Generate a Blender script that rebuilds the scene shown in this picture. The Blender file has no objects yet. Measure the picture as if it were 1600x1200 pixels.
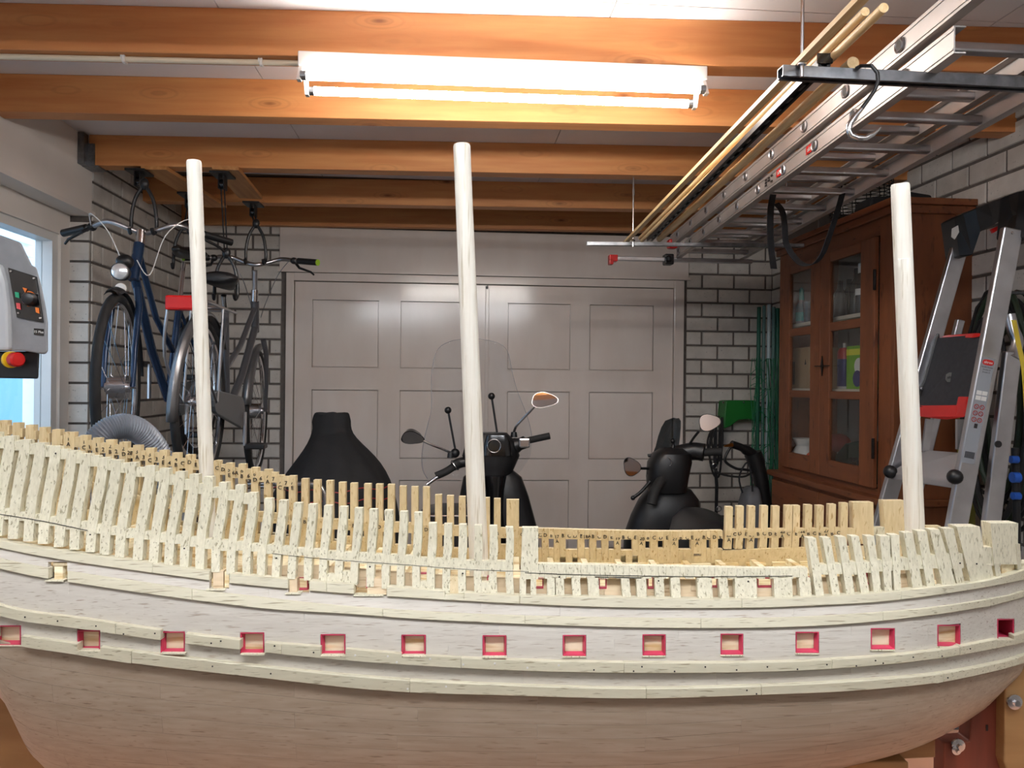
import bpy, bmesh, math, random
from mathutils import Vector, Matrix
random.seed(7)
SC = bpy.context.scene
COL = SC.collection
# ------------------------------------------------------------------ camera, world, exposure
F, YAW, ROLL, H = 1200.0, 0.080, 0.010, 1.43          # focal length in pixels of a 1600x1200 frame
cy, sy = math.cos(YAW), math.sin(YAW)
FWD = Vector((sy, cy, 0)); RGT = Vector((cy, -sy, 0)); UP = Vector((0, 0, 1)); EYE = Vector((0, 0, H))
cam_data = bpy.data.cameras.new('camera'); cam = bpy.data.objects.new('camera', cam_data); COL.objects.link(cam)
cam_data.sensor_width = 36.0; cam_data.lens = F / 1600.0 * 36.0; cam_data.clip_start = 0.02; cam_data.clip_end = 60
cr = (RGT + UP * ROLL).normalized(); cu = (UP - RGT * ROLL).normalized(); cb = -FWD
cam.matrix_world = Matrix(((cr.x, cu.x, cb.x, 0), (cr.y, cu.y, cb.y, 0), (cr.z, cu.z, cb.z, H), (0, 0, 0, 1)))
SC.camera = cam
SC.view_settings.view_transform = 'Standard'; SC.view_settings.look = 'None'
SC.view_settings.gamma = 1; SC.view_settings.use_curve_mapping = False
SC.view_settings.exposure = 0.2
W = bpy.data.worlds.new('daylight'); SC.world = W; W.use_nodes = True
W.node_tree.nodes['Background'].inputs[0].default_value = (0.60, 0.78, 1.0, 1)
W.node_tree.nodes['Background'].inputs[1].default_value = 3.0
TUBE_STRENGTH = 54.0      # the ceiling fixture in view
TUBE_BACK = 57.0
TUBE_FILL = 8.0           # unseen fill pair, added behind the viewer to even out the light
# ------------------------------------------------------------------ geometry helpers
def ray(px, py):
    u = (px - 800) / F; v = (600 - py) / F
    return u - ROLL * v, v + ROLL * u                  # X/d, Z/d
def c2w(x, d, z): return Vector((x * cy + d * sy, -x * sy + d * cy, z + H))
def P(px, py, d):
    a, b = ray(px, py); return c2w(a * d, d, b * d)
def dirw(px, py):
    a, b = ray(px, py); return c2w(a, 1, b) - EYE
def PX(px, py, X): v = dirw(px, py); return EYE + v * (X / v.x)
def PY(px, py, Y): v = dirw(px, py); return EYE + v * (Y / v.y)
def PZ(px, py, Z): v = dirw(px, py); return EYE + v * (Z / v.z)      # Z relative to the eye
def lerp(a, b, t): return a + (b - a) * t
def tab(T, x):
    if x <= T[0][0]: return T[0][1]
    for (a, b), (c, d) in zip(T, T[1:]):
        if x <= c: return b + (d - b) * (x - a) / (c - a)
    return T[-1][1]
def stab(T, x):                                        # smooth (catmull-rom) table
    n = len(T)
    if x <= T[0][0]:
        return T[0][1] + (x - T[0][0]) * (T[1][1] - T[0][1]) / (T[1][0] - T[0][0])
    if x >= T[-1][0]:
        return T[-1][1] + (x - T[-1][0]) * (T[-1][1] - T[-2][1]) / (T[-1][0] - T[-2][0])
    for i in range(n - 1):
        if x <= T[i + 1][0]: break
    x0, y0 = T[i]; x1, y1 = T[i + 1]; h = x1 - x0
    m0 = (y1 - T[i - 1][1]) / (x1 - T[i - 1][0]) if i > 0 else (y1 - y0) / h
    m1 = (T[i + 2][1] - y0) / (T[i + 2][0] - x0) if i + 2 < n else (y1 - y0) / h
    t = (x - x0) / h
    return (2*t**3 - 3*t*t + 1) * y0 + (t**3 - 2*t*t + t) * h * m0 + (-2*t**3 + 3*t*t) * y1 + (t**3 - t*t) * h * m1
WLOC = {}
def wl(o): return WLOC.get(o.name, Vector((0, 0, 0)))
class MB:
    def __init__(s): s.v = []; s.f = []
    def add(s, vs, fs):
        n = len(s.v); s.v += [Vector(p) for p in vs]; s.f += [tuple(i + n for i in f) for f in fs]; return s
    def box(s, lo, hi):
        x0, y0, z0 = lo; x1, y1, z1 = hi
        return s.add([(x0,y0,z0),(x1,y0,z0),(x1,y1,z0),(x0,y1,z0),(x0,y0,z1),(x1,y0,z1),(x1,y1,z1),(x0,y1,z1)],
                     [(0,3,2,1),(4,5,6,7),(0,1,5,4),(1,2,6,5),(2,3,7,6),(3,0,4,7)])
    def hexa(s, q, r):                                  # two matching quads
        return s.add(list(q) + list(r), [(3,2,1,0),(4,5,6,7),(0,1,5,4),(1,2,6,5),(2,3,7,6),(3,0,4,7)])
    def bar(s, a, b, w, h, up=(0, 0, 1)):               # rectangular bar from a to b, w sideways, h along up
        a = Vector(a); b = Vector(b); t = (b - a).normalized(); up = Vector(up)
        sd = t.cross(up).normalized(); u = sd.cross(t).normalized()
        q = [a + sd*i*w/2 + u*j*h/2 for i, j in ((-1,-1),(1,-1),(1,1),(-1,1))]
        return s.hexa(q, [p + (b - a) for p in q])
    def tube(s, path, r, n=10, closed=False, caps=True):
        path = [Vector(p) for p in path]; m = len(path)
        rs = r if isinstance(r, (list, tuple)) else [r] * m
        prev = None; rings = []
        for i, p in enumerate(path):
            a = path[(i - 1) % m] if (i > 0 or closed) else p
            b = path[(i + 1) % m] if (i < m - 1 or closed) else p
            t = (b - a).normalized()
            if prev is None:
                ref = Vector((0, 0, 1)) if abs(t.z) < .9 else Vector((1, 0, 0)); e = t.cross(ref).normalized()
            else:
                e = (prev - t * prev.dot(t)).normalized()
            prev = e; g = t.cross(e); rings.append((p, e, g, rs[i]))
        vs = []; fs = []
        for p, e, g, rr in rings:
            vs += [p + (e * math.cos(2*math.pi*k/n) + g * math.sin(2*math.pi*k/n)) * rr for k in range(n)]
        for i in range(m if closed else m - 1):
            j = (i + 1) % m
            for k in range(n): fs.append((i*n+k, i*n+(k+1)%n, j*n+(k+1)%n, j*n+k))
        if caps and not closed: fs += [tuple(range(n))[::-1], tuple((m-1)*n + k for k in range(n))]
        return s.add(vs, fs)
    def cyl(s, a, b, r, r2=None, n=16): return s.tube([a, b], [r, r if r2 is None else r2], n)
    def ribbon(s, path, wdir, w, th=.002):
        path = [Vector(p) for p in path]; wd = Vector(wdir).normalized() * w / 2; vs = []; fs = []
        for i, p in enumerate(path):
            t = (path[min(i+1, len(path)-1)] - path[max(i-1, 0)]).normalized(); nn = t.cross(wd).normalized() * th / 2
            vs += [p - wd - nn, p + wd - nn, p + wd + nn, p - wd + nn]
        for i in range(len(path) - 1):
            for k in range(4): fs.append((i*4+k, i*4+(k+1)%4, i*4+4+(k+1)%4, i*4+4+k))
        fs += [(3,2,1,0), tuple((len(path)-1)*4 + k for k in range(4))]
        return s.add(vs, fs)
    def ball(s, c, r, n=12, m=8):
        c = Vector(c); r = Vector(r) if not isinstance(r, (int, float)) else Vector((r, r, r)); vs = [c + Vector((0,0,r.z))]; fs = []
        for i in range(1, m):
            for k in range(n):
                a = math.pi*i/m; b = 2*math.pi*k/n
                vs.append(c + Vector((r.x*math.sin(a)*math.cos(b), r.y*math.sin(a)*math.sin(b), r.z*math.cos(a))))
        vs.append(c - Vector((0,0,r.z)))
        for k in range(n):
            fs.append((0, 1+k, 1+(k+1)%n)); fs.append((len(vs)-1, 1+(m-2)*n+(k+1)%n, 1+(m-2)*n+k))
            for i in range(m-2): fs.append((1+i*n+k, 1+(i+1)*n+k, 1+(i+1)*n+(k+1)%n, 1+i*n+(k+1)%n))
        return s.add(vs, fs)
    def torus(s, c, axis, R, r, n=28, m=8, a0=0, a1=2*math.pi):
        axis = Vector(axis).normalized(); e = axis.orthogonal().normalized()
        if abs(axis.z) < .9: e = (Vector((0,0,1)) - axis*axis.z).normalized()
        g = axis.cross(e); full = abs(a1 - a0 - 2*math.pi) < 1e-6
        k = n if full else n + 1
        return s.tube([Vector(c) + (e*math.cos(a0+(a1-a0)*i/n) + g*math.sin(a0+(a1-a0)*i/n))*R for i in range(k)], r, m, closed=full)
    def lathe(s, c, prof, n=20, axis=(0,0,1)):          # prof: (radius, height)
        axis = Vector(axis).normalized(); e = axis.orthogonal().normalized(); g = axis.cross(e); c = Vector(c); vs = []; fs = []
        for r, h in prof: vs += [c + axis*h + (e*math.cos(2*math.pi*k/n)+g*math.sin(2*math.pi*k/n))*max(r, 1e-5) for k in range(n)]
        for i in range(len(prof)-1):
            for k in range(n): fs.append((i*n+k, i*n+(k+1)%n, (i+1)*n+(k+1)%n, (i+1)*n+k))
        fs += [tuple(range(n))[::-1], tuple((len(prof)-1)*n+k for k in range(n))]
        return s.add(vs, fs)
    def prism(s, pts, off):                             # polygon (3d points) swept by off
        n = len(pts); off = Vector(off); pts = [Vector(p) for p in pts]
        return s.add(pts + [p + off for p in pts], [tuple(range(n)), tuple(range(2*n-1, n-1, -1))] + [(i, i+n, (i+1)%n+n, (i+1)%n) for i in range(n)])
    def build(s, name, mat, parent=None, smooth=False, bevel=0, origin=None, sub=0):
        me = bpy.data.meshes.new(name)
        xs = [v.x for v in s.v]; ys = [v.y for v in s.v]; zs = [v.z for v in s.v]
        c = Vector(origin) if origin is not None else Vector(((min(xs)+max(xs))/2, (min(ys)+max(ys))/2, (min(zs)+max(zs))/2))
        me.from_pydata([v - c for v in s.v], [], s.f); me.update()
        bm = bmesh.new(); bm.from_mesh(me); bmesh.ops.recalc_face_normals(bm, faces=bm.faces); bm.to_mesh(me); bm.free()
        if mat: me.materials.append(mat)
        o = bpy.data.objects.new(name, me); COL.objects.link(o); WLOC[o.name] = c
        if parent is not None: o.parent = parent; o.location = c - wl(parent)
        else: o.location = c
        if smooth:
            for p in me.polygons: p.use_smooth = True
            if bevel == 0:
                try: me.set_sharp_from_angle(angle=math.radians(40))
                except Exception: pass
        if bevel:
            b = o.modifiers.new('bevel', 'BEVEL'); b.width = bevel; b.segments = 2; b.limit_method = 'ANGLE'; b.angle_limit = math.radians(40)
        if sub:
            m = o.modifiers.new('sub', 'SUBSURF'); m.levels = sub; m.render_levels = sub
        return o
def thing(name, label, cat, loc, group=None):
    o = bpy.data.objects.new(name, None); COL.objects.link(o); o.empty_display_size = .05
    o.location = Vector(loc); WLOC[o.name] = Vector(loc); o['label'] = label; o['category'] = cat
    if group: o['group'] = group
    return o
def tag(o, label, cat, group=None):
    o['label'] = label; o['category'] = cat
    if group: o['group'] = group
    return o
def struct(o): o['kind'] = 'structure'; return o
def sempty(name, loc):
    o = bpy.data.objects.new(name, None); COL.objects.link(o); o.location = Vector(loc); WLOC[o.name] = Vector(loc); o['kind'] = 'structure'; return o
def link_copy(o, parent, wpos):
    c = o.copy(); COL.objects.link(c); c.parent = parent; c.location = Vector(wpos) - (wl(parent) if parent else Vector((0,0,0)))
    WLOC[c.name] = Vector(wpos); return c
def text_mb(mb, s, size, origin, xdir, ydir, rot=0.0, depth=.0004, bold=0.0):
    cu_ = bpy.data.curves.new('t', 'FONT'); cu_.body = s; cu_.size = size; cu_.extrude = depth; cu_.offset = bold
    cu_.align_x = 'CENTER'; cu_.align_y = 'CENTER'; cu_.resolution_u = 2
    ob = bpy.data.objects.new('t', cu_); me = ob.to_mesh()
    X = Vector(xdir).normalized(); Y = Vector(ydir).normalized(); N = X.cross(Y); ca, sa = math.cos(rot), math.sin(rot)
    vs = [Vector(origin) + X*(v.co.x*ca - v.co.y*sa) + Y*(v.co.x*sa + v.co.y*ca) + N*v.co.z for v in me.vertices]
    mb.add(vs, [tuple(p.vertices) for p in me.polygons]); ob.to_mesh_clear(); bpy.data.objects.remove(ob); bpy.data.curves.remove(cu_)
    return mb
# ------------------------------------------------------------------ materials
MATS = {}
def srgb(r, g, b):
    f = lambda c: (c/255/12.92) if c/255 <= .04045 else ((c/255+.055)/1.055)**2.4
    return (f(r), f(g), f(b), 1)
def mat(name, col, rough=.5, metal=0.0, **k):
    if name in MATS: return MATS[name]
    m = bpy.data.materials.new(name); m.use_nodes = True; nt = m.node_tree; N = nt.nodes; L = nt.links
    b = N['Principled BSDF']; c = srgb(*col)
    b.inputs['Base Color'].default_value = c; b.inputs['Roughness'].default_value = rough; b.inputs['Metallic'].default_value = metal
    if k.get('spec') is not None: b.inputs['Specular IOR Level'].default_value = k['spec']
    if k.get('coat'): b.inputs['Coat Weight'].default_value = k['coat']; b.inputs['Coat Roughness'].default_value = .15
    if k.get('trans'): b.inputs['Transmission Weight'].default_value = k['trans']; b.inputs['IOR'].default_value = k.get('ior', 1.45)
    if k.get('alpha') is not None: b.inputs['Alpha'].default_value = k['alpha']
    if k.get('emit'): b.inputs['Emission Color'].default_value = srgb(*k.get('ecol', (255,255,255))); b.inputs['Emission Strength'].default_value = k['emit']
    tc = N.new('ShaderNodeTexCoord'); mp = N.new('ShaderNodeMapping'); L.new(tc.outputs['Object'], mp.inputs[0])
    mp.inputs['Scale'].default_value = k.get('scale', (1, 1, 1))
    oi = N.new('ShaderNodeObjectInfo')
    if k.get('shift', True):
        cx = N.new('ShaderNodeVectorMath'); cx.operation = 'MULTIPLY_ADD'; L.new(mp.outputs[0], cx.inputs[0]); cx.inputs[1].default_value = (1,1,1)
        mu = N.new('ShaderNodeMath'); mu.operation = 'MULTIPLY'; mu.inputs[1].default_value = 37; L.new(oi.outputs['Random'], mu.inputs[0]); L.new(mu.outputs[0], cx.inputs[2]); vec = cx.outputs[0]
    else: vec = mp.outputs[0]
    out = None
    def mix(fac, a, bcol, op='MIX'):
        x = N.new('ShaderNodeMix'); x.data_type = 'RGBA'; x.blend_type = op
        if isinstance(fac, (int, float)): x.inputs[0].default_value = fac
        else: L.new(fac, x.inputs[0])
        for s_, val in ((6, a), (7, bcol)):
            if isinstance(val, tuple): x.inputs[s_].default_value = val
            else: L.new(val, x.inputs[s_])
        return x.outputs[2]
    def ramp(src, p0, p1, c0=(0,0,0,1), c1=(1,1,1,1)):
        r = N.new('ShaderNodeValToRGB'); r.color_ramp.elements[0].position = p0; r.color_ramp.elements[1].position = p1
        r.color_ramp.elements[0].color = c0; r.color_ramp.elements[1].color = c1; L.new(src, r.inputs[0]); return r.outputs[0]
    def noise(sc, det=4, v=None):
        n = N.new('ShaderNodeTexNoise'); n.inputs['Scale'].default_value = sc; n.inputs['Detail'].default_value = det; L.new(v or vec, n.inputs['Vector']); return n.outputs[0]
    base = c; hgt = None
    if k.get('c2'):
        n = noise(k.get('nscale', 5), k.get('det', 5)); hgt = n
        base = mix(ramp(n, k.get('lo', .35), k.get('hi', .65)), c, srgb(*k['c2']))
    if k.get('c3'):                                     # fine dark flecks / pores along the grain
        n2 = noise(k.get('fscale', 18), 2); fl = ramp(n2, k.get('flo', .60), k.get('fhi', .70))
        base = mix(fl, base, srgb(*k['c3'])); hgt = n2
    if k.get('knots'):
        vo = N.new('ShaderNodeTexVoronoi'); vo.inputs['Scale'].default_value = 1.0
        mp2 = N.new('ShaderNodeMapping'); mp2.inputs['Scale'].default_value = k['knots']; L.new(tc.outputs['Object'], mp2.inputs[0])
        ad = N.new('ShaderNodeVectorMath'); ad.operation = 'ADD'; L.new(mp2.outputs[0], ad.inputs[0]); cmb = N.new('ShaderNodeMath'); cmb.operation='MULTIPLY'; cmb.inputs[1].default_value = 91
        L.new(oi.outputs['Random'], cmb.inputs[0]); L.new(cmb.outputs[0], ad.inputs[1]); L.new(ad.outputs[0], vo.inputs['Vector'])
        ring = ramp(vo.outputs['Distance'], .035, .12, (1,1,1,1), (0,0,0,1))
        wv = N.new('ShaderNodeMath'); wv.operation = 'SINE'; w2 = N.new('ShaderNodeMath'); w2.operation = 'MULTIPLY'; w2.inputs[1].default_value = 60; L.new(vo.outputs['Distance'], w2.inputs[0]); L.new(w2.outputs[0], wv.inputs[0])
        near = ramp(vo.outputs['Distance'], .1, .38, (.28,.28,.28,1), (0,0,0,1))
        m3 = N.new('ShaderNodeMath'); m3.operation = 'MULTIPLY'; L.new(wv.outputs[0], m3.inputs[0]); L.new(near, m3.inputs[1]); m3.use_clamp = True
        base = mix(m3.outputs[0], base, srgb(*k['kc'])); base = mix(ring, base, srgb(*k['kc']))
    if k.get('vary'):
        mr = N.new('ShaderNodeMapRange'); mr.inputs[3].default_value = 1 - k['vary']; mr.inputs[4].default_value = 1 + k['vary']; L.new(oi.outputs['Random'], mr.inputs[0])
        hs = N.new('ShaderNodeHueSaturation'); L.new(mr.outputs[0], hs.inputs['Value'])
        if isinstance(base, tuple): hs.inputs['Color'].default_value = base
        else: L.new(base, hs.inputs['Color'])
        base = hs.outputs[0]
    if not isinstance(base, tuple): L.new(base, b.inputs['Base Color'])
    if k.get('bump'):
        bp = N.new('ShaderNodeBump'); bp.inputs['Strength'].default_value = k['bump']; bp.inputs['Distance'].default_value = k.get('bdist', .002)
        src = noise(k['bscale'], 3) if k.get('bscale') else hgt
        L.new(src, bp.inputs['Height']); L.new(bp.outputs[0], b.inputs['Normal'])
    MATS[name] = m; return m
near_wood = mat('sanded_timber', (228,222,198), .6, scale=(260,260,60), c2=(206,199,172), nscale=1.2, lo=.3, hi=.75, c3=(156,148,118), fscale=1.6, flo=.60, fhi=.68, vary=.04, bump=.35, bdist=.0006)
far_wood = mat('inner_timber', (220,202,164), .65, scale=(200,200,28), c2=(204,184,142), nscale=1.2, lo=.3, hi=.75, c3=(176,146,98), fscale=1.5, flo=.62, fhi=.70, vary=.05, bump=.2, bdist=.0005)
plank_wood = mat('hull_plank', (207,201,190), .5, scale=(9,200,200), c2=(194,186,174), nscale=1.0, lo=.3, hi=.8, c3=(160,146,130), fscale=2.6, flo=.60, fhi=.72, vary=.025, bump=.25, bdist=.0005)
wale_wood = mat('wale_wood', (210,204,180), .5, scale=(10,200,200), c2=(198,190,164), nscale=1.0, lo=.3, hi=.8, c3=(152,142,116), fscale=2.6, flo=.60, fhi=.70, vary=.03, bump=.3, bdist=.0006)
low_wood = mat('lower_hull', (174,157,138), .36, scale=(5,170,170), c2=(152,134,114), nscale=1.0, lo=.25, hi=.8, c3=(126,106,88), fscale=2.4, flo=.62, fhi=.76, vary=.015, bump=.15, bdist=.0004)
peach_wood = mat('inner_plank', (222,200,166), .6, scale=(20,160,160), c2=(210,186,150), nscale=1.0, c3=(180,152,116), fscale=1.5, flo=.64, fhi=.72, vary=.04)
pine_pale = mat('pale_pine', (250,238,204), .6, scale=(10,60,120), c2=(214,184,126), nscale=1.0, lo=.45, hi=.65, vary=.03)
mast_wood = mat('mast_wood', (234,230,218), .55, scale=(150,150,8), c2=(224,216,202), nscale=1.2, c3=(200,190,168), fscale=1.5, flo=.6, fhi=.7, bump=.2, bdist=.0006)
port_red = mat('port_red', (196,58,88), .4, vary=.03)
ink = mat('ink', (34,30,30), .7)
dark_in = mat('dark_inside', (120,92,60), .8, c2=(90,66,42), nscale=20)
joist_wood = mat('joist_pine', (214,150,92), .5, scale=(1.6,30,30), c2=(198,126,72), nscale=1.2, lo=.3, hi=.7, knots=(3.0,3.0,10.0), kc=(112,56,26), vary=.06, bump=.05)
ceil_white = mat('ceiling_white', (238,234,234), .7, c2=(232,228,228), nscale=3)
plaster = mat('painted_plaster', (232,224,216), .7, c2=(226,218,210), nscale=3, bump=.1, bscale=80)
brick_m = mat('white_brick', (214,208,200), .75, c2=(198,192,184), nscale=14, lo=.3, hi=.7, c3=(150,146,138), fscale=90, flo=.68, fhi=.74, vary=.07, bump=.4, bscale=60, bdist=.003)
mortar = mat('grey_mortar', (108,100,95), .9, c2=(94,87,82), nscale=30, bump=.4, bscale=120)
concrete = mat('concrete_floor', (126,121,116), .6, c2=(104,99,94), nscale=4, bump=.1, bscale=40)
door_paint = mat('door_paint', (228,218,210), .14, scale=(1,1,.35), c2=(222,210,201), nscale=6, bump=.16, bscale=30, bdist=.0012)
white_metal = mat('white_enamel', (206,202,198), .4)
white_plastic = mat('white_plastic', (230,228,224), .4)
galv = mat('galvanized_steel', (150,152,156), .38, 1.0, c2=(120,122,126), nscale=30)
alu = mat('aluminium', (205,205,208), .32, 1.0, c2=(180,180,184), nscale=8, bump=.05, bscale=60)
alu_rail = mat('aluminium_rail', (190,184,180), .5, .6, c2=(178,172,168), nscale=9, bump=.05, bscale=60)
steel = mat('bright_steel', (215,215,218), .2, 1.0)
black_pl = mat('black_plastic', (20,20,22), .4, c2=(28,28,30), nscale=8)
black_gloss = mat('black_gloss', (14,14,16), .15, coat=.5)
rubber = mat('rubber', (26,25,26), .75, c2=(34,33,33), nscale=20)
cloth_black = mat('black_cover', (16,16,18), .8, c2=(24,24,27), nscale=6, bump=.3, bscale=14, bdist=.01)
red_pl = mat('red_plastic', (196,24,22), .35)
def thin_glass(name, tint, refl, rough=.02):
    m = bpy.data.materials.new(name); m.use_nodes = True; N = m.node_tree.nodes; L = m.node_tree.links; N.remove(N['Principled BSDF'])
    t = N.new('ShaderNodeBsdfTransparent'); t.inputs[0].default_value = srgb(*tint); g = N.new('ShaderNodeBsdfGlossy'); g.inputs['Roughness'].default_value = rough
    lw = N.new('ShaderNodeLayerWeight'); lw.inputs[0].default_value = .25; mu = N.new('ShaderNodeMath'); mu.operation = 'MULTIPLY_ADD'; L.new(lw.outputs['Facing'], mu.inputs[0]); mu.inputs[1].default_value = refl*2; mu.inputs[2].default_value = refl*.5
    mx = N.new('ShaderNodeMixShader'); L.new(mu.outputs[0], mx.inputs[0]); L.new(t.outputs[0], mx.inputs[1]); L.new(g.outputs[0], mx.inputs[2]); L.new(mx.outputs[0], N['Material Output'].inputs[0]); return m
glass = thin_glass('clear_glass', (250,252,252), .05)
cab_wood = mat('cabinet_wood', (132,76,42), .6, scale=(14,14,3), c2=(112,62,34), nscale=1.2, lo=.3, hi=.7, c3=(84,42,20), fscale=3.5, flo=.62, fhi=.74, vary=.05)
cab_wood_h = mat('cabinet_wood_h', (132,76,42), .55, scale=(14,3,14), c2=(112,62,34), nscale=1.2, lo=.3, hi=.7, c3=(84,42,20), fscale=3.5, flo=.62, fhi=.74, vary=.05)
# ================================================================== THE ROOM
XL, XLw, XR, YB, YF, YP = -1.75, -1.85, 2.22, 5.17, -4.0, 3.885   # YP: near end of the brick part of the left wall
ZLN = .812                                              # underside of the plaster lintel
ZC, ZJ = 1.16, 1.015                                     # ceiling / joist underside, above the eye
zc, zj = ZC + H, ZJ + H
struct(MB().box((-2.0, YF-.1, -.1), (XR+.1, YB+.3, 0)).build('floor', concrete))
ce = struct(MB().box((-2.0, YF-.1, zc+.006), (XR+.1, YB+.3, zc+.1)).build('ceiling', mat('seam_dark', (110,96,84), .9)))
cw = 1.22; k = 0                                        # ceiling boards with open seams
x0 = -1.95
for xi in range(4):
    for yi in range(4):
        a, b = x0 + xi*cw, min(x0 + (xi+1)*cw, XR+.1); c, d = YF + yi*2.1, min(YF + (yi+1)*2.1, YB+.3)
        if b - a > .05 and d - c > .05: MB().box((a+.002, c+.002, zc), (b-.002, d-.002, zc+.006)).build('ceiling_panel', ceil_white, ce)
struct(MB().box((-2.0, YF-.1, 0), (XR+.1, YF, zc)).build('wall_front', plaster))
BH, BW, JT = .098, .224, .012
def brick_mesh(w, ax):
    hw, hh, d = w/2, (BH-JT)/2, .007
    m = MB(); s = .003
    q0 = [(-hw,-hh),(hw,-hh),(hw,hh),(-hw,hh)]; q1 = [(-hw+s,-hh+s),(hw-s,-hh+s),(hw-s,hh-s),(-hw+s,hh-s)]
    def pt(u, z, o): return (u, o, z) if ax == 'y' else (o, u, z)
    vs = [pt(u, z, 0) for u, z in q0] + [pt(u, z, -d if ax == 'y' else d) for u, z in q1]
    m.add(vs, [(0,1,2,3),(4,5,6,7),(0,1,5,4),(1,2,6,5),(2,3,7,6),(3,0,4,7)])
    return m
BC = {}
def lay(parent, ax, const, u0, u1, z0, z1, sign=1, phase=0, stuff_below=.55, hide=None):
    """running-bond bricks on a plane; ax 'y' = wall facing -Y, 'x' = wall facing +/-X"""
    rows = int((z1 - z0) / BH) + 1; st = MB(); zt0 = z1
    for r in range(rows):
        zc_ = z1 - BH/2 - r*BH
        if zc_ < z0: break
        u = u0 - (BW/2 if (r + phase) % 2 else 0)
        while u < u1 - .01:
            a, b = max(u, u0), min(u + BW, u1); w = b - a - JT
            if w > .02:
                key = (round(w, 3), ax, sign)
                if key not in BC:
                    o = brick_mesh(w, ax)
                    if ax == 'x' and sign < 0: o.v = [Vector((-v.x, v.y, v.z)) for v in o.v]
                    BC[key] = o
                mid = (a + b)/2; pos = Vector((mid, const, zc_)) if ax == 'y' else Vector((const, mid, zc_))
                pos += Vector((random.uniform(-.001,.001), random.uniform(-.001,.001), 0))
                if zc_ < stuff_below or (hide and hide(mid, zc_)): st.add([v + pos for v in BC[key].v], BC[key].f)
                else:
                    if (key, 'ob') not in BC: ob = BC[key].build('brick', brick_m, parent, origin=(0,0,0)); ob.location = pos - wl(parent); BC[(key, 'ob')] = ob
                    else: link_copy(BC[(key, 'ob')], parent, pos)
            u += BW
    if st.v: o = st.build('brick_rows', brick_m, parent); o['kind'] = 'stuff'
# left wall: brick panel beyond the window, plaster lintel band, window
wlft = struct(MB().box((-1.95, YP, 0), (XL, YB+.05, zc)).build('wall_left', mortar))
lay(wlft, 'x', XL, YP, YB, 0, zc, 1)
MB().box((-1.95, YF, H+ZLN), (XL+.004, YP, zc)).build('plaster_band', plaster, wlft)
MB().box((-1.95, YF, H+ZLN-.018), (XL+.02, YP+.002, H+ZLN+.002)).build('band_edge', plaster, wlft)
pier = MB()
for r in range(27):
    z = zc - BH/2 - r*BH
    if 0 < z < H+ZLN-.05:
        o = MB().box((XLw-.01, YP-.014, z-(BH-JT)/2), (XL-.001, YP, z+(BH-JT)/2)).build('brick', brick_m, wlft)
MB().box((-1.95, YF, 0), (XL-.02, 1.0, H+ZLN-.018)).build('near_wall', plaster, wlft)
MB().box((-1.95, 1.0, 0), (XL-.02, YP, H-.62)).build('wall_below_window', mortar, wlft)
# window in the recess
wtop = PX(92, 366, XLw); wy1 = wtop.y; wz1 = wtop.z; wz0 = H - .60; wy0 = 1.05
win = sempty('window_1', (XLw, (wy0+wy1)/2, wz0))
fr = MB(); fw = .055
fr.box((-1.94, wy1, wz0-.02), (XLw+.01, YP-.014, H+ZLN-.018)); fr.box((-1.94, wy0-.05, wz1), (XLw+.01, wy1, H+ZLN-.018))
fr.build('window_surround', plaster, win)
fr = MB()
fr.box((-1.93, wy1-.05, wz0), (XLw-.004, wy1, wz1)); fr.box((-1.93, wy0, wz0), (XLw-.004, wy0+fw, wz1))
fr.box((-1.93, wy0+fw, wz1-.04), (XLw-.004, wy1-.05, wz1)); fr.box((-1.93, wy0+fw, wz0), (XLw-.004, wy1-.05, wz0+.05)); fr.box((-1.93, 2.15, wz0+.05), (XLw-.004, 2.20, wz1-.04))
fr.build('window_frame', white_plastic, win)
MB().box((-1.902, wy0+fw, wz0+.05), (-1.898, 2.15, wz1-.04)).build('window_pane', glass, win)
MB().box((-1.902, 2.20, wz0+.05), (-1.898, wy1-.05, wz1-.04)).build('window_pane', glass, win)
MB().box((-1.94, wy0-.03, wz0-.04), (XL+.02, wy1+.02, wz0-.001)).build('window_sill', white_plastic, win)
# outside: the neighbour's clad wall, post and blue panel
nb = thing('neighbour_house', 'white clad house wall seen through the window', 'house', (-4.2, 5.0, 0))
siding = mat('white_siding', (232,240,248), .6, vary=.03); bluep = mat('blue_panel', (120,176,204), .5)
MB().box((-4.3, -1, 0), (-4.2, 14, 5)).build('house_wall', siding, nb)
for i in range(26):
    z = H + .25 + i*.12
    MB().add([(-4.2,-1,z),(-4.2,8.0,z),(-4.15,8.0,z),(-4.15,-1,z),(-4.2,-1,z+.115),(-4.2,8.0,z+.115)], [(0,1,2,3),(3,2,5,4),(0,3,4),(1,5,2),(0,4,5,1)]).build('siding_board', siding, nb)
MB().box((-4.14, 3, H-1.0), (-4.08, 7.7, H+.06)).build('blue_panel', bluep, nb)
MB().box((-4.14, 8.2, 0), (-4.0, 8.6, 5)).build('corner_post', siding, nb)
struct(MB().box((-14, -8, -.05), (-2.0, 22, 0)).build('ground', concrete))
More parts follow.
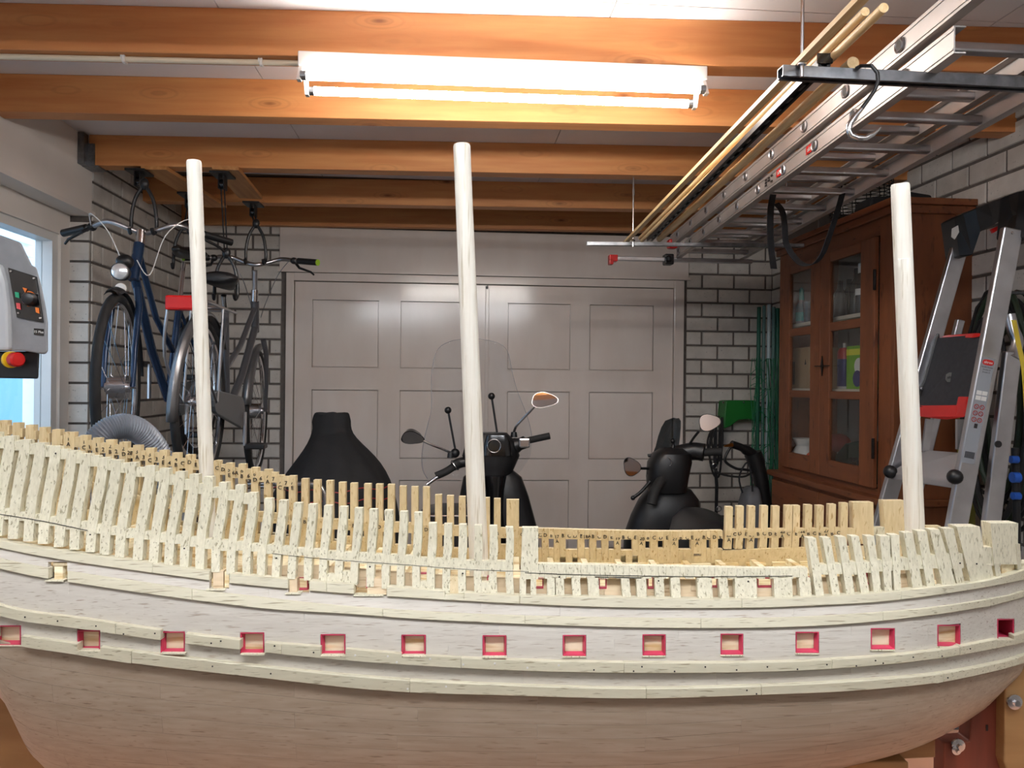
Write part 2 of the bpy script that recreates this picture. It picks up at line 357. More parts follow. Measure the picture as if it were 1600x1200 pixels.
# back wall
dl = PY(447, 600, YB).x; dr = PY(1066, 600, YB).x; ztop = PY(760, 433, YB).z; lt = PY(760, 371, YB).z
wb = struct(MB().box((-2.0, YB, 0), (dl, YB+.2, zc)).box((dr, YB, 0), (XR+.1, YB+.2, zc)).box((dl, YB, ztop), (dr, YB+.2, zc)).build('wall_back', mortar))
lay(wb, 'y', YB, XL, dl-.03, 0, zc); lay(wb, 'y', YB, dr+.02, XR, 0, zc, phase=1)
t1 = MB().box((dl-.045, YB-.03, ztop+.004), (dr+.03, YB, zj-.0)).build('trim_1', door_paint, None, bevel=.004); struct(t1)
t1b = MB().box((dl-.05, YB-.05, ztop+.002), (dr+.035, YB-.03, ztop+.02)).build('lintel_drip', door_paint, t1)
# garage door
door = sempty('door_1', ((dl+dr)/2, YB, 0))
il, ir = PY(459, 600, YB).x, PY(1051, 600, YB).x; it = PY(760, 445, YB).z; xm = PY(760, 600, YB).x
f = MB().box((dl, YB-.03, 0), (il, YB+.08, ztop)).box((ir, YB-.03, 0), (dr, YB+.08, ztop)).box((il, YB-.03, it), (ir, YB+.08, ztop)); f.build('door_frame', door_paint, door, bevel=.003)
cols = [(487,591),(625,722),(792,890),(920,1020)]; rows = [(473,577),(611,717),(750,858)]
for s_ in (0, 1):
    a, b = ((il+.004, xm-.003), (xm+.003, ir-.004))[s_]; cs = [(PY(p, 610, YB).x, PY(q, 610, YB).x) for p, q in cols[2*s_:2*s_+2]]
    rz = [(PY(760, q, YB).z, PY(760, p, YB).z) for p, q in rows]; m = MB(); y0, y1 = YB-.005, YB+.035
    xs = [a, cs[0][0], cs[0][1], cs[1][0], cs[1][1], b]
    for i in (0, 2, 4): m.box((xs[i], y0, .01), (xs[i+1], y1, it-.004))
    zs = [it-.004, rz[0][1], rz[0][0], rz[1][1], rz[1][0], rz[2][1], rz[2][0], .01]
    for c in cs:
        for i in (0, 2, 4, 6): m.box((c[0], y0, zs[i+1]), (c[1], y1, zs[i]))
    leaf = m.build('door_leaf', door_paint, door)
    for c in cs:
        for z in rz:
            pm = MB(); e = .006
            pm.box((c[0], y0+.026, z[0]), (c[1], y1-.004, z[1])); pm.box((c[0]+e, y0+.010, z[0]+e), (c[1]-e, y0+.026, z[1]-e))
            pm.build('door_panel', door_paint, leaf)
MB().box((dl, YB+.082, 0), (dr, YB+.10, ztop)).build('door_light_stop', door_paint, door)  # unseen board added to stop daylight leaking round the leaves
# astragal, bolt
MB().box((xm-.012, YB-.014, .02), (xm+.012, YB-.005, it-.01)).build('centre_strip', door_paint, door, bevel=.003)
MB().box((xm-.012, YB-.02, it-.03), (xm+.005, YB-.006, it-.012)).build('door_catch', black_pl, door)
# right wall
wr = struct(MB().box((XR, YF, 0), (XR+.1, YB+.05, zc)).build('wall_right', mortar))
lay(wr, 'x', XR, .9, YB, 0, zc, -1, hide=lambda y, z: (3.2 < y < 4.4 and z < H+.65) )
lay(wr, 'x', XR, YF, .9, 0, zc, -1, stuff_below=9)
# ------------------------------------------------------------------ joists (slightly out of square with the door wall)
DA = -.050
def jp(x, Y, off, z): # a point on a joist: x along, off across
    return Vector((x, Y + (x - .1)*math.tan(DA)*1.0 + off, z))
JY = [1.15, 1.78, 2.41, 2.97, 3.69, 4.40, 5.03]
for i, Y in enumerate(JY):
    a, b = XL+.004, XR
    if i == 4: a = XL + .035
    th = .085
    q = [jp(a, Y, 0, zj), jp(b, Y, 0, zj), jp(b, Y, th, zj), jp(a, Y, th, zj)]
    r = [v + Vector((0, 0, ZC-ZJ)) for v in q]
    if i >= 5:
        q[2].y = min(q[2].y, YB-.001); q[3].y = min(q[3].y, YB-.001)
        r = [v + Vector((0, 0, ZC-ZJ)) for v in q]
    o = MB().hexa(q, r).build('ceiling_joist', joist_wood, None, bevel=.003); struct(o)
# joist hanger at the left end of the third visible joist
a = jp(XL+.02, 3.69, -.004, zj-.004); hang = MB()
hang.box((XL+.006, a.y-.045, zj-.006), (XL+.034, a.y+.0, zj+.14)); hang.box((XL+.006, a.y, zj-.008), (XL+.08, a.y+.095, zj-.001)); hang.box((XL+.034, a.y-.006, zj-.004), (XL+.065, a.y, zj+.10))
tag(hang.build('joist_hanger', galv), 'galvanized joist hanger where the third joist meets the left wall', 'joist hanger')
# cable conduit under the first visible joist
cv = mat('cream_conduit', (226,214,190), .5); p0 = jp(XL+.02, 2.41, .03, zj-.010); p1 = jp(PY(472, 80, 2.41).x, 2.41, .03, zj-.010)
cd = thing('cable_conduit', 'cream plastic cable conduit clipped under the nearest joist, left of the tube light', 'conduit', p0)
MB().cyl(p0, p1, .009, n=12).build('conduit_tube', cv, cd, smooth=True)
for px in (172, 398):
    x = PY(px, 75, 2.40).x; c = jp(x, 2.41, .03, zj-.010)
    MB().torus(c, (1, 0, 0), .0115, .003, 14, 6).box((x-.006, c.y-.012, zj-.012), (x-.001, c.y+.012, zj-.0005)).box((x+.002, c.y-.012, zj-.022), (x+.007, c.y+.012, zj-.0005)).build('conduit_clip', white_plastic, cd)
# ------------------------------------------------------------------ twin tube lights
def tube_light(label, xc, Y, length, strength, dz=0, ang=-.015, tint=(243,247,253)):
    t = thing('tube_light', label, 'ceiling light', (xc, Y, zj), 'twin fluorescent tube lights')
    ca, sa = math.cos(ang), math.sin(ang)
    def L(x, y, z): return Vector((xc + x*ca - y*sa, Y + x*sa + y*ca, zj + z))
    h = length/2; m = MB()
    for (y0, y1, z0, z1, e) in ((-.05, .05, -.045, -.001, 0), (-.035, .035, -.055, -.045, 0)):
        m.hexa([L(-h+e, y0, z0), L(h-e, y0, z0), L(h-e, y1, z0), L(-h+e, y1, z0)], [L(-h+e, y0, z1), L(h-e, y0, z1), L(h-e, y1, z1), L(-h+e, y1, z1)])
    hs = m.build('housing', white_metal, t, bevel=.003)
    em = mat('tube_glow_%d' % int(strength*10), (255,255,255), .3, emit=strength, ecol=tint)
    for y in (-.062, .062):
        MB().cyl(L(-h+.03, y, -.082), L(h-.03, y, -.082), .0135, n=12).build('tube', em, t, smooth=True)
        for s_ in (-1, 1):
            MB().cyl(L(s_*(h-.03), y, -.082), L(s_*(h-.012), y, -.082), .0138, n=12).build('tube_cap', galv, t)
            hd = MB(); x = s_*(h-.008); y0 = y*.5
            hd.hexa([L(x-.006, y0-.01, -.045), L(x+.006, y0-.01, -.045), L(x+.006, y0+.01, -.045), L(x-.006, y0+.01, -.045)], [L(x-.006, y-.012, -.098), L(x+.006, y-.012, -.098), L(x+.006, y+.012, -.098), L(x-.006, y+.012, -.098)])
            hd.build('tube_holder', white_plastic, t)
    return t
ca_, cb_ = PY(466, 83, 2.40), PY(1096, 100, 2.44)
tube_light('twin white fluorescent tube light under the nearest visible joist', (ca_.x+cb_.x)/2, 2.435, cb_.x-ca_.x, TUBE_STRENGTH, tint=(255,250,243))
tube_light('left one of the two tube lights over the viewer, in front of the ship model', -.62, .25, 1.25, TUBE_BACK)
tube_light('right one of the two tube lights over the viewer, in front of the ship model', .78, .27, 1.25, TUBE_BACK)
tube_light('left one of two unseen fill tube lights added far behind the viewer', -.75, -1.5, 1.25, TUBE_FILL)  # added pair, lifts the back of the room towards the ship's level
tube_light('right one of two unseen fill tube lights added far behind the viewer', .85, -1.5, 1.25, TUBE_FILL)
# ================================================================== THE SHIP MODEL
DC = 1.14                                               # distance of its centreline from the eye
def TC(*a): return [(a[i], a[i+1]) for i in range(0, len(a), 2)]
y_w1t = TC(-400,740, 0,844, 200,875, 328,893, 448,905, 570,914, 780,929.5, 917,933, 1022,935, 1159,937, 1270,933, 1380,926, 1462,917, 1526,910, 1572,900, 1600,891, 1640,874)
y_w1b = TC(-400,748, 0,856.5, 325,907, 448,920, 570,929.6, 780,942, 970,949.5, 1180,950, 1270,946.5, 1380,940, 1490,926, 1600,906, 1640,893)
y_w2t = TC(-400,765, 0,873, 107,893, 325,924, 400,932.5, 500,944, 650,955, 800,962, 1000,966, 1200,966, 1333,960, 1467,948, 1573,931, 1600,923, 1640,908)
y_w2b = TC(-400,778, 0,889, 101,909, 400,950, 550,960, 650,967.5, 800,974.7, 1000,981, 1200,981, 1333,974.7, 1467,960, 1547,946.7, 1600,933, 1640,919)
y_w3t = TC(-400,815, 0,946.4, 142,969, 289,990, 412,1003.7, 540,1014.5, 665,1025, 800,1031.5, 1000,1035.7, 1200,1035, 1333,1028.8, 1467,1016, 1573,996, 1600,989, 1640,972)
y_w3b = TC(-400,830, 0,962.5, 119,981.8, 289,1006, 412,1019.5, 550,1032.5, 650,1039.5, 800,1048, 1000,1052, 1200,1050, 1333,1043, 1467,1029, 1600,1004, 1640,990)
y_w4t = TC(-400,855, 0,986, 116,1006, 400,1041, 600,1060.5, 800,1071, 1000,1076, 1200,1071.5, 1333,1064.5, 1467,1053, 1573,1033, 1600,1024, 1640,1010)
y_w4b = TC(-400,870, 0,1002, 119,1023, 215,1038, 400,1059, 600,1080, 800,1087.5, 1000,1092, 1200,1086, 1333,1080, 1467,1067, 1560,1048, 1600,1036, 1640,1024)
y_sil = TC(-400,940, -200,1016, -70,1070, -28,1098, -6,1150, 14,1205, 100,1238, 200,1240, 600,1240, 1000,1232, 1200,1202, 1307,1184, 1413,1164, 1461,1152, 1493,1140, 1530,1120, 1568,1091, 1600,1048, 1640,1028)
# sheer of the main wale and breadth, as functions of the length x
zw_t = sorted([((px-800)/F*.99, (600 - stab(y_w4t, px))*.99/F) for px in range(-400, 1641, 60)])
B_t = TC(-1.15,.115, -.85,.135, -.60,.152, -.40,.16, .33,.158, .42,.152, .51,.138, .585,.115, .64,.088, .68,.066, .72,.04, .75,.012, .78,.004)
g_t = TC(-.05,1.0, .0,1.0, .035,.985, .07,.93, .10,.83, .13,.74, .16,.68, .22,.62, .35,.57)
def hb(x, z):
    h = z - stab(zw_t, x) ; g = stab(g_t, min(max(h, -.02), .35)); t = min(max((x-.42)/.28, 0), 1); t = t*t*(3-2*t)
    return stab(B_t, min(max(x, -1.2), .78)) * lerp(g, 1, t*.9)
def near(px, py, off=0.0):                              # pixel -> (x, d, z) on the near side of the hull
    a, b = ray(px, py); d = 1.0
    for _ in range(12): d = .5*d + .5*(DC - hb(a*d, b*d) - off)
    return Vector((a*d, d, b*d))
def far(px, py, off=0.0):                               # the inner face of the far side
    a, b = ray(px, py); d = 1.25
    for _ in range(12): d = .5*d + .5*(DC + hb(a*d, b*d) - off)
    return Vector((a*d, d, b*d))
def cw(v): return c2w(v.x, v.y, v.z)
def mirror(v): return Vector((v.x, 2*DC - v.y, v.z))
ship = thing('ship_model', 'unfinished pale wooden ship model with three bare masts, open timbers and red-lined gun ports', 'ship model', c2w(-.05, DC, -.56))
ports = [(-9,33,977,1008.5),(120.4,156.6,984.6,1017.7),(250.6,289,986.6,1021),(375,413,988,1022.5),(500.7,540,990.7,1025),(627,665.7,991.5,1025.5),
         (753.7,791.7,992.5,1027),(879,916,992,1025.7),(1003.7,1040.5,991,1025),(1125.7,1161.7,990,1023.7),(1243,1280,987,1021),(1360.4,1398.6,981.3,1015.5),(1464.5,1501,976,1010.6),(1558,1585,966.6,1000)]
upper = [(75,105,878,907),(327,358,889,920),(450,483,902,927),(553,604,903,930),(695,725,900,929.5)]   # openings cut into the upper wales
def strip(px0, px1, yt, yb, holes, off, th, name, m, step=15, bev=0.0, far_too=False, rows=2, ymul=None):
    """solid band following the hull between two pixel curves, cut around the ports; off = how proud it stands"""
    for h in holes:                                     # an opening through the whole band parts it in two
        m_ = (max(h[0], px0) + min(h[1], px1))/2
        if h[1] > px0+.5 and h[0] < px1-.5 and h[2] <= yt(m_)+1.2 and h[3] >= yb(m_)-1.2:
            if h[0] > px0+1: strip(px0, h[0], yt, yb, [g for g in holes if g is not h], off, th, name, m, step, bev, False, rows)
            if h[1] < px1-1: strip(h[1], px1, yt, yb, [g for g in holes if g is not h], off, th, name, m, step, bev, False, rows)
            return None
    xs = {px0, px1}
    n = max(1, int(abs(px1-px0)/step))
    for i in range(n+1): xs.add(px0 + (px1-px0)*i/n)
    hs = [h for h in holes if h[1] > px0 and h[0] < px1]
    for h in hs: xs.add(max(h[0], px0)); xs.add(min(h[1], px1))
    xs = sorted(xs); mb = MB(); cache = {}
    def col(px, y0, y1, r):
        pts = [near(px, lerp(y0, y1, i/r), off) for i in range(r+1)]
        return pts
    for a, b in zip(xs, xs[1:]):
        if b - a < .01: continue
        mid = (a+b)/2; hit = [h for h in hs if h[0] <= mid <= h[1]]
        segs = [((yt(a), yb(a)), (yt(b), yb(b)))]
        if hit:
            h = hit[0]; segs = []
            if h[2] > min(yt(a), yt(b)) + .6: segs.append(((yt(a), min(h[2], yb(a))), (yt(b), min(h[2], yb(b)))))
            if h[3] < max(yb(a), yb(b)) - .6: segs.append(((max(h[3], yt(a)), yb(a)), (max(h[3], yt(b)), yb(b))))
        for (a0, a1), (b0, b1) in segs:
            if a1 - a0 < .3 and b1 - b0 < .3: continue
            ca, cb2 = col(a, a0, a1, rows), col(b, b0, b1, rows); n_ = rows+1
            back = Vector((0, th, 0)); vs = [cw(p) for p in ca] + [cw(p) for p in cb2] + [cw(p+back) for p in ca] + [cw(p+back) for p in cb2]
            fs = []
            for i in range(rows): fs += [(i, i+1, n_+i+1, n_+i), (2*n_+i, 3*n_+i, 3*n_+i+1, 2*n_+i+1), ]
            fs += [(0, n_, 3*n_, 2*n_), (rows, 2*n_+rows, 3*n_+rows, n_+rows)]
            fs += [tuple(range(n_)) + tuple(range(3*n_-1, 2*n_-1, -1)), tuple(range(n_, 2*n_)) + tuple(range(4*n_-1, 3*n_-1, -1))]
            mb.add(vs, fs)
    if not mb.v: return None
    # weld so the band is one smooth surface
    o = mb.build(name, m, ship)
    bm = bmesh.new(); bm.from_mesh(o.data); bmesh.ops.remove_doubles(bm, verts=bm.verts, dist=.00003); bm.verts.index_update()
    dup = {}                                            # drop the inner walls between neighbouring cells
    for f in bm.faces: dup.setdefault(tuple(sorted(v.index for v in f.verts)), []).append(f)
    kill = [f for l in dup.values() if len(l) > 1 for f in l]
    bmesh.ops.delete(bm, geom=kill, context='FACES'); bmesh.ops.recalc_face_normals(bm, faces=bm.faces)
    bm.to_mesh(o.data); bm.free()
    if bev: b = o.modifiers.new('bevel', 'BEVEL'); b.width = bev; b.segments = 1; b.limit_method = 'ANGLE'; b.angle_limit = math.radians(50)
    return o
def C(T): return lambda x: stab(T, x)
def between(A, B, t): return lambda x: lerp(stab(A, x), stab(B, x), t)
def plus(A, k): return lambda x: stab(A, x) + k
LEFT, RIGHT = -330, 1636
def run(yt, yb, off, th, name, m, joints, holes, **k):
    js = [LEFT] + joints + [RIGHT]
    for a, b in zip(js, js[1:]): strip(a+.12, b-.12, yt, yb, holes, off, th, name, m, **k)
# wales (proud), fillings between them, port strakes
run(C(y_w1t), C(y_w1b), .0055, .013, 'wale', wale_wood, [238, 510, 812, 1159, 1408], upper[1:], bev=.0006)
run(C(y_w1b), C(y_w2t), .0012, .007, 'plank', plank_wood, [150, 420, 752, 875, 1240, 1500], upper)
run(C(y_w2t), C(y_w2b), .0048, .0125, 'wale', wale_wood, [300, 598, 820, 1095, 1380], upper[:1], bev=.0006)
for t0, t1, js in ((0, .34, [107, 475, 780, 1060, 1330]), (.34, .68, [224, 600, 960, 1270, 1450]), (.68, 1, [60, 330, 700, 1130, 1390])):
    run(between(y_w2b, y_w3t, t0), between(y_w2b, y_w3t, t1), .0, .0055, 'plank', plank_wood, js, ports)
run(C(y_w3t), C(y_w3b), .0080, .0135, 'wale', wale_wood, [180, 440, 720, 975, 1300, 1500], ports, bev=.0006)
run(C(y_w3b), C(y_w4t), .0008, .006, 'plank', plank_wood, [240, 600, 818, 1120, 1330], ports)
run(C(y_w4t), C(y_w4b), .0088, .0142, 'wale', wale_wood, [205, 640, 1010, 1190, 1475], ports, bev=.0008)
# the round of the hull below the main wale down to the keel
def low(px, t, o=0.0):
    y0 = stab(y_w4b, px); p0 = near(px, y0, .0006); s = stab(y_sil, px)
    x0, d0, z0 = p0.x, p0.y, p0.z
    a, b = ray(px, s); zk = b*DC                         # height of the silhouette at the keel
    full = min(max((px - 10)/500, 0), 1); ex = lerp(1.0, .62, full)
    th = t*math.pi/2
    z = z0 + (zk - z0)*(math.sin(th)**(1.0 if px > 300 else 1.0))
    d = d0 + (DC-.004 - d0)*(1 - math.cos(th)**(lerp(1.25, .8, full)))
    return Vector((x0*(1+.0*t), d + o, z))
def low_patch(pa, pb, t0, t1, flip=False):
    n = max(2, int((pb-pa)/24)); r = 3; mb = MB(); vs = []; 
    for layer in (0, .004):
        for i in range(n+1):
            for j in range(r+1):
                v = low(lerp(pa, pb, i/n), lerp(t0, t1, j/r), layer); vs.append(cw(mirror(v) if flip else v))
    N = (n+1)*(r+1); fs = []
    for i in range(n):
        for j in range(r):
            a = i*(r+1)+j; fs += [(a, a+1, a+r+2, a+r+1), (N+a, N+a+r+1, N+a+r+2, N+a+1)]
        fs += [(i*(r+1), (i+1)*(r+1), N+(i+1)*(r+1), N+i*(r+1)), (i*(r+1)+r, N+i*(r+1)+r, N+(i+1)*(r+1)+r, (i+1)*(r+1)+r)]
    for j in range(r): fs += [(j, N+j, N+j+1, j+1), (n*(r+1)+j, n*(r+1)+j+1, N+n*(r+1)+j+1, N+n*(r+1)+j)]
    mb.add(vs, fs); return mb
TS = [0, .055, .11, .17, .235, .305, .38, .46, .55, .65, .76, .88, 1.0]
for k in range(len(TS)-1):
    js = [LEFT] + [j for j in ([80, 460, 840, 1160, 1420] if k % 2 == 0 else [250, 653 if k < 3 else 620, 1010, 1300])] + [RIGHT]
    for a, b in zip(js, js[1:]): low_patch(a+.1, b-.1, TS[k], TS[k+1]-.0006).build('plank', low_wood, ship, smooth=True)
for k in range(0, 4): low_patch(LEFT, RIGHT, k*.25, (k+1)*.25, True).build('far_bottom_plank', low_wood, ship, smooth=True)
# far side of the hull outside, simple strakes mirrored from the near side
def far_band(y0, y1, off, name, m):
    mb = MB(); n = 50; vs = []; r = 3
    for layer in (0, .005):
        for i in range(n+1):
            px = lerp(LEFT, RIGHT, i/n)
            for j in range(r+1): vs.append(cw(mirror(near(px, lerp(y0(px), y1(px), j/r), off - layer))))
    N = (n+1)*(r+1); fs = []
    for i in range(n):
        for j in range(r):
            a = i*(r+1)+j; fs += [(a, a+1, a+r+2, a+r+1), (N+a, N+a+r+1, N+a+r+2, N+a+1)]
        fs += [(i*(r+1), (i+1)*(r+1), N+(i+1)*(r+1), N+i*(r+1)), (i*(r+1)+r, N+i*(r+1)+r, N+(i+1)*(r+1)+r, (i+1)*(r+1)+r)]
    mb.add(vs, fs); return mb.build(name, m, ship, smooth=True)
far_band(C(y_w1t), C(y_w1b), .005, 'wale', wale_wood); far_band(C(y_w1b), C(y_w3t), 0, 'far_side_plank', peach_wood)
far_band(C(y_w3t), C(y_w3b), .005, 'wale', wale_wood); far_band(C(y_w3b), C(y_w4b), 0, 'far_side_plank', peach_wood)
# keel, stem, transom
kx = [low(px, 1.0) for px in range(20, 1601, 60)]
mb = MB()
for a, b in zip(kx, kx[1:]): mb.hexa([cw(Vector((a.x, DC-.006, a.z-.012))), cw(Vector((b.x, DC-.006, b.z-.012))), cw(Vector((b.x, DC-.006, b.z+.002))), cw(Vector((a.x, DC-.006, a.z+.002)))],
                                     [cw(Vector((a.x, DC+.006, a.z-.012))), cw(Vector((b.x, DC+.006, b.z-.012))), cw(Vector((b.x, DC+.006, b.z+.002))), cw(Vector((a.x, DC+.006, a.z+.002)))])
mb.build('keel', wale_wood, ship)
sx = [Vector((.768,DC,-.405)), Vector((.782,DC,-.36)), Vector((.79,DC,-.30)), Vector((.795,DC,-.25))]
mb = MB()
for a, b in zip(sx, sx[1:]): mb.bar(cw(a), cw(b), .014, .022, up=RGT)
mb.build('stem', wale_wood, ship)
pl = near(LEFT, 790); tb = []
for y in (stab(y_w4b, LEFT), 840, 800, 760, 700, 600, 520): v = near(LEFT, y); tb.append(v)
mb = MB(); L_ = [cw(v) for v in tb]; R_ = [cw(mirror(v)) for v in tb]
for i in range(len(tb)-1): mb.hexa([L_[i], L_[i+1], R_[i+1], R_[i]], [p - RGT*.006 for p in (L_[i], L_[i+1], R_[i+1], R_[i])])
mb.build('transom', peach_wood, ship)
# gun port linings with the pale block behind each
for i, (x0, x1, y0, y1) in enumerate(ports):
    e = .6; q = [near(x, y, .0008) for x, y in ((x0+e, y0+e), (x1-e, y0+e), (x1-e, y1-e), (x0+e, y1-e))]
    dp = .0085 if i < 13 else .05; wl_ = .0034; cx = sum((v for v in q), Vector())/4
    q2 = [v + Vector((0, dp, 0)) for v in q]
    def inset(vs, k):
        return [vs[0] + Vector((k,0,-k)), vs[1] + Vector((-k,0,-k)), vs[2] + Vector((-k,0,k)), vs[3] + Vector((k,0,k))]
    qi, qi2 = inset(q, .0012), inset(q2, wl_)
    mb = MB(); o_ = [q, qi, qi2, q2]; vs = [cw(v) for l in o_ for v in l]; fs = []
    for l in range(4):
        for k in range(4): fs.append((l*4+k, l*4+(k+1)%4, ((l+1)%4)*4+(k+1)%4, ((l+1)%4)*4+k))
    mb.add(vs, fs); mb.build('port_lining', port_red, ship)
    # sill edge left bright under the port
    s0, s1 = near(x0, y1-.3, .0088 if 1 <= i <= 6 else .002), near(x1, y1-.3, .0088 if 1 <= i <= 6 else .002)
    t0, t1 = near(x0, y1+1.6, .0088 if 1 <= i <= 6 else .002), near(x1, y1+1.6, .0088 if 1 <= i <= 6 else .002); bk = Vector((0, .006, 0))
    if i < 13: MB().hexa([cw(s0), cw(s1), cw(t1), cw(t0)], [cw(s0+bk), cw(s1+bk), cw(t1+bk), cw(t0+bk)]).build('port_sill', near_wood, ship)
    if i < 14:
        b0, b1 = inset(q2, -.006 if i < 13 else -.004), None
        b0 = [v + Vector((0, .001, 0)) for v in b0]; MB().hexa([cw(v) for v in b0], [cw(v + Vector((0, .012, 0))) for v in b0]).build('port_block', pine_pale, ship)
# ---------------------------------------------------------------- upper timbers, near side
def timber(side, rowsp, th, m, name='timber', off=.0):
    """rowsp: [(px left, px right, py)...] from top to bottom"""
    mb = MB(); vs = []; fn = near if side == 'n' else far
    for (a, b, y) in rowsp:
        p, q = fn(a, y, off), fn(b, y, off); w = Vector((0, th, 0))
        vs += [cw(p), cw(q), cw(q+w), cw(p+w)]
    n = len(rowsp); fs = [(0,1,2,3), tuple((n-1)*4+k for k in (3,2,1,0))]
    for i in range(n-1):
        for k in range(4): fs.append((i*4+k, i*4+(k+1)%4, i*4+4+(k+1)%4, i*4+4+k))
    return mb.add(vs, fs).build(name, m, ship, bevel=0)
T = [(38,687,19,840),(62,692,43,844),(86,697,66,848),(111,704,91,853),(133,709,115,857),(160,715,140,861),(181,719,162,865),(205,723,186,869),(234,728,214,873),
     (257,732,239,878),(281,737,262,881),(303,741,287,885),(325,745,311,888),(349,754,336,892),(374,758,359,896),(394,770,384,899),(419,779,407,901),(442,782,430,903),
     (465,786,454,903),(488,788,480,905),(512.5,790,503,908),(536,792,528,911),(560,794,552.5,912),(583,796,578,915),(607,797.5,602,918),(630.5,799.5,625,920),(653,801,650,922),
     (676,817.5,673,922),(700,819,697,925),(723,819.6,721.5,925),(747,821,747,928),(771,822,771,929),(796,824,797,930)]
pre = []; x = 38
for i in range(1, 13): pre.insert(0, (38-24*i, 687-5.6*i - i*.2, 19-24*i, 840 - 4.6*i))
T = pre + T
PAT = [0, 1, 0, 1, 1, 0, 1, 0]
for i, (xt, yt, xb, yb) in enumerate(T):
    w = tab([(0,16.5),(230,15.5),(400,13),(500,12.2),(800,12)], xt)
    bulge = 2.0 if xt < 420 else .8; r = random.Random(i)
    rowsp = []
    for t in (0, .12, .35, .55, .75, 1):
        c = lerp(xt, xb, t) + (bulge*math.sin(t*6.0 + .6) if t > 0 else 0) + r.uniform(-.4,.4); ww = w*(1 + (.10 if t == .35 else 0) + (-.06 if t == 1 else 0)) + r.uniform(-.5,.5)
        rowsp.append((c - ww/2, c + ww/2, lerp(yt, yb + 2, t)))
    timber('n', rowsp, .0115, near_wood)
def filler(side, x0, x1, y0, y1, lean, m, off=-.0012, th=.009):
    l = lean/2; return timber(side, [(x0+l, x1+l, y0), (x0-l, x1-l, y1)], th, m, 'filler_block', off)
yA_t = TC(-300,625, 22,688, 98,702, 168,718, 242,735, 312,755, 381,771); yl_t = TC(-300,738, 20,796, 130,815, 200,826, 320,841, 396,849, 473,857.5, 548,863, 642,870, 711,875, 800,877); 
yl_b = TC(-300,758, 20,812, 130,830, 200,839, 320,857, 396,863, 473,870, 548,880, 642,885, 711,891, 800,894)
def xc_at(tp, y): xt, yt, xb, yb = tp; t = (y-yt)/(yb-yt); return lerp(xt, xb, t)
for i, (a, b) in enumerate(zip(T, T[1:])):
    wa = tab([(0,16.5),(230,15.5),(400,13),(500,12.2),(800,12)], a[0])*.5
    xm = (a[0]+b[0])/2
    if a[0] < 380:
        y = stab(yA_t, xm); filler('n', xc_at(a, y+8)+wa-3, xc_at(b, y+8)-wa+3, y + random.uniform(-1.5,1), y+15+random.uniform(0,2), 1.8, near_wood)
    y, y2 = stab(yl_t, xm-14), stab(yl_b, xm-14)
    filler('n', xc_at(a, y)+wa-3, xc_at(b, y)-wa+3, y+random.uniform(-1,1), y2+random.uniform(-1,1), 1.6, near_wood)
# foot fillers and inner planking seen behind the lower openings
for i, (a, b) in enumerate(zip(T, T[1:])):
    if a[0] > 480 and i % 3 != 1:
        wa = 5.4; yb = stab(y_w1t, a[2]); h = (18, 26, 12)[i % 3]
        if any(h_[0]-12 < (a[2]+b[2])/2 < h_[1]+12 for h_ in upper): continue
        filler('n', a[2]+wa-1, b[2]-wa+1, yb-h, yb+2, 0, near_wood)
# wide timber at the break of the waist, solid band and lower timbers of the waist
timber('n', [(816,841,824.5), (815,841,860), (813,841,905)], .0115, near_wood)
y_rt = TC(836,881, 980,884, 1100,886, 1180,888, 1275,887); xs_ = 841.0; k = 0
while xs_ < 1262:
    w = [9.5, 12.5, 8, 14, 10.5, 12][k % 6]; e = min(xs_+w, 1266); yt = stab(y_rt, xs_)
    timber('n', [(xs_+.15, e-.15, yt), (xs_+.15, e-.15, 903+ (1.2 if k % 2 else -1.0))], .0112, near_wood, off=random.uniform(-.0006,.0004)); xs_ = e; k += 1
for x0, x1, sh in ((855,867,0),(868,881,1),(893,906,2.5),(918,935,2),(970,983,3.5),(994,1009,2),(1023,1037,1.5),(1047.5,1062,2),(1089,1112,2),(1122,1136,4),(1148,1182,1),(1209,1237.5,1.5),(1248,1266,3),(812,822,0),(829,838,0)):
    timber('n', [(x0, x1, 903), (x0+sh*.5, x1+sh*.5, 920), (x0+sh, x1+sh, stab(y_w1t, x0)+3)], .0105, near_wood)
# bow timbers
BT = [(1262,1275,841,1275,1288,931),(1285,1297.5,840.5,1301,1313,929),(1309,1321.5,839,1323,1336,928),(1330,1342,838,1346,1359,927),(1354,1366,838,1366,1378,926),(1375,1390,838,1383,1394,925),
      (1392,1405,836,1398,1408,923),(1412,1426,832.5,1427,1443,921),(1433,1448,829.7,1449,1462,918),(1453,1468,827.5,1473,1495,916),(1474,1490,826,1496,1508,913),(1495,1531,823,1517,1547,909),(1547.5,1591,817.5,1553,1590,880)]
for j, (a, b, y0, c, d, y1) in enumerate(BT):
    timber('n', [(a, b, y0+1.5 if False else y0), (lerp(a,c,.45), lerp(b,d,.45), lerp(y0,y1,.45)), (c, d, y1+2)], .014 if j < 11 else .022, near_wood)
FB = [(1275,1290,882,898),(1300,1312,881,897),(1325,1338,878,898),(1350,1362,878,895),(1370,1388,875,893),(1392,1402,871,892),(1408,1432,872,891),(1436,1448,868,889),(1448,1462,867,888),(1466,1484,865,889),(1488,1502,865,888)]
for a, b, y0, y1 in FB: filler('n', a-3, b+3, y0, y1, -2.5, near_wood, th=.012)
timber('n', [(1525,1560,855), (1529,1562,868), (1533,1564,884)], .013, near_wood, 'filler_block', -.001)
timber('n', [(1541,1549,882), (1545,1553,906)], .012, near_wood); timber('n', [(1553,1562,880), (1557,1565,903)], .012, near_wood)
timber('n', [(1564,1587,879), (1566,1588,900)], .02, pine_pale, 'filler_block', -.006)
timber('n', [(1588,1594,850), (1590,1596,890)], .03, near_wood, 'stem_post')
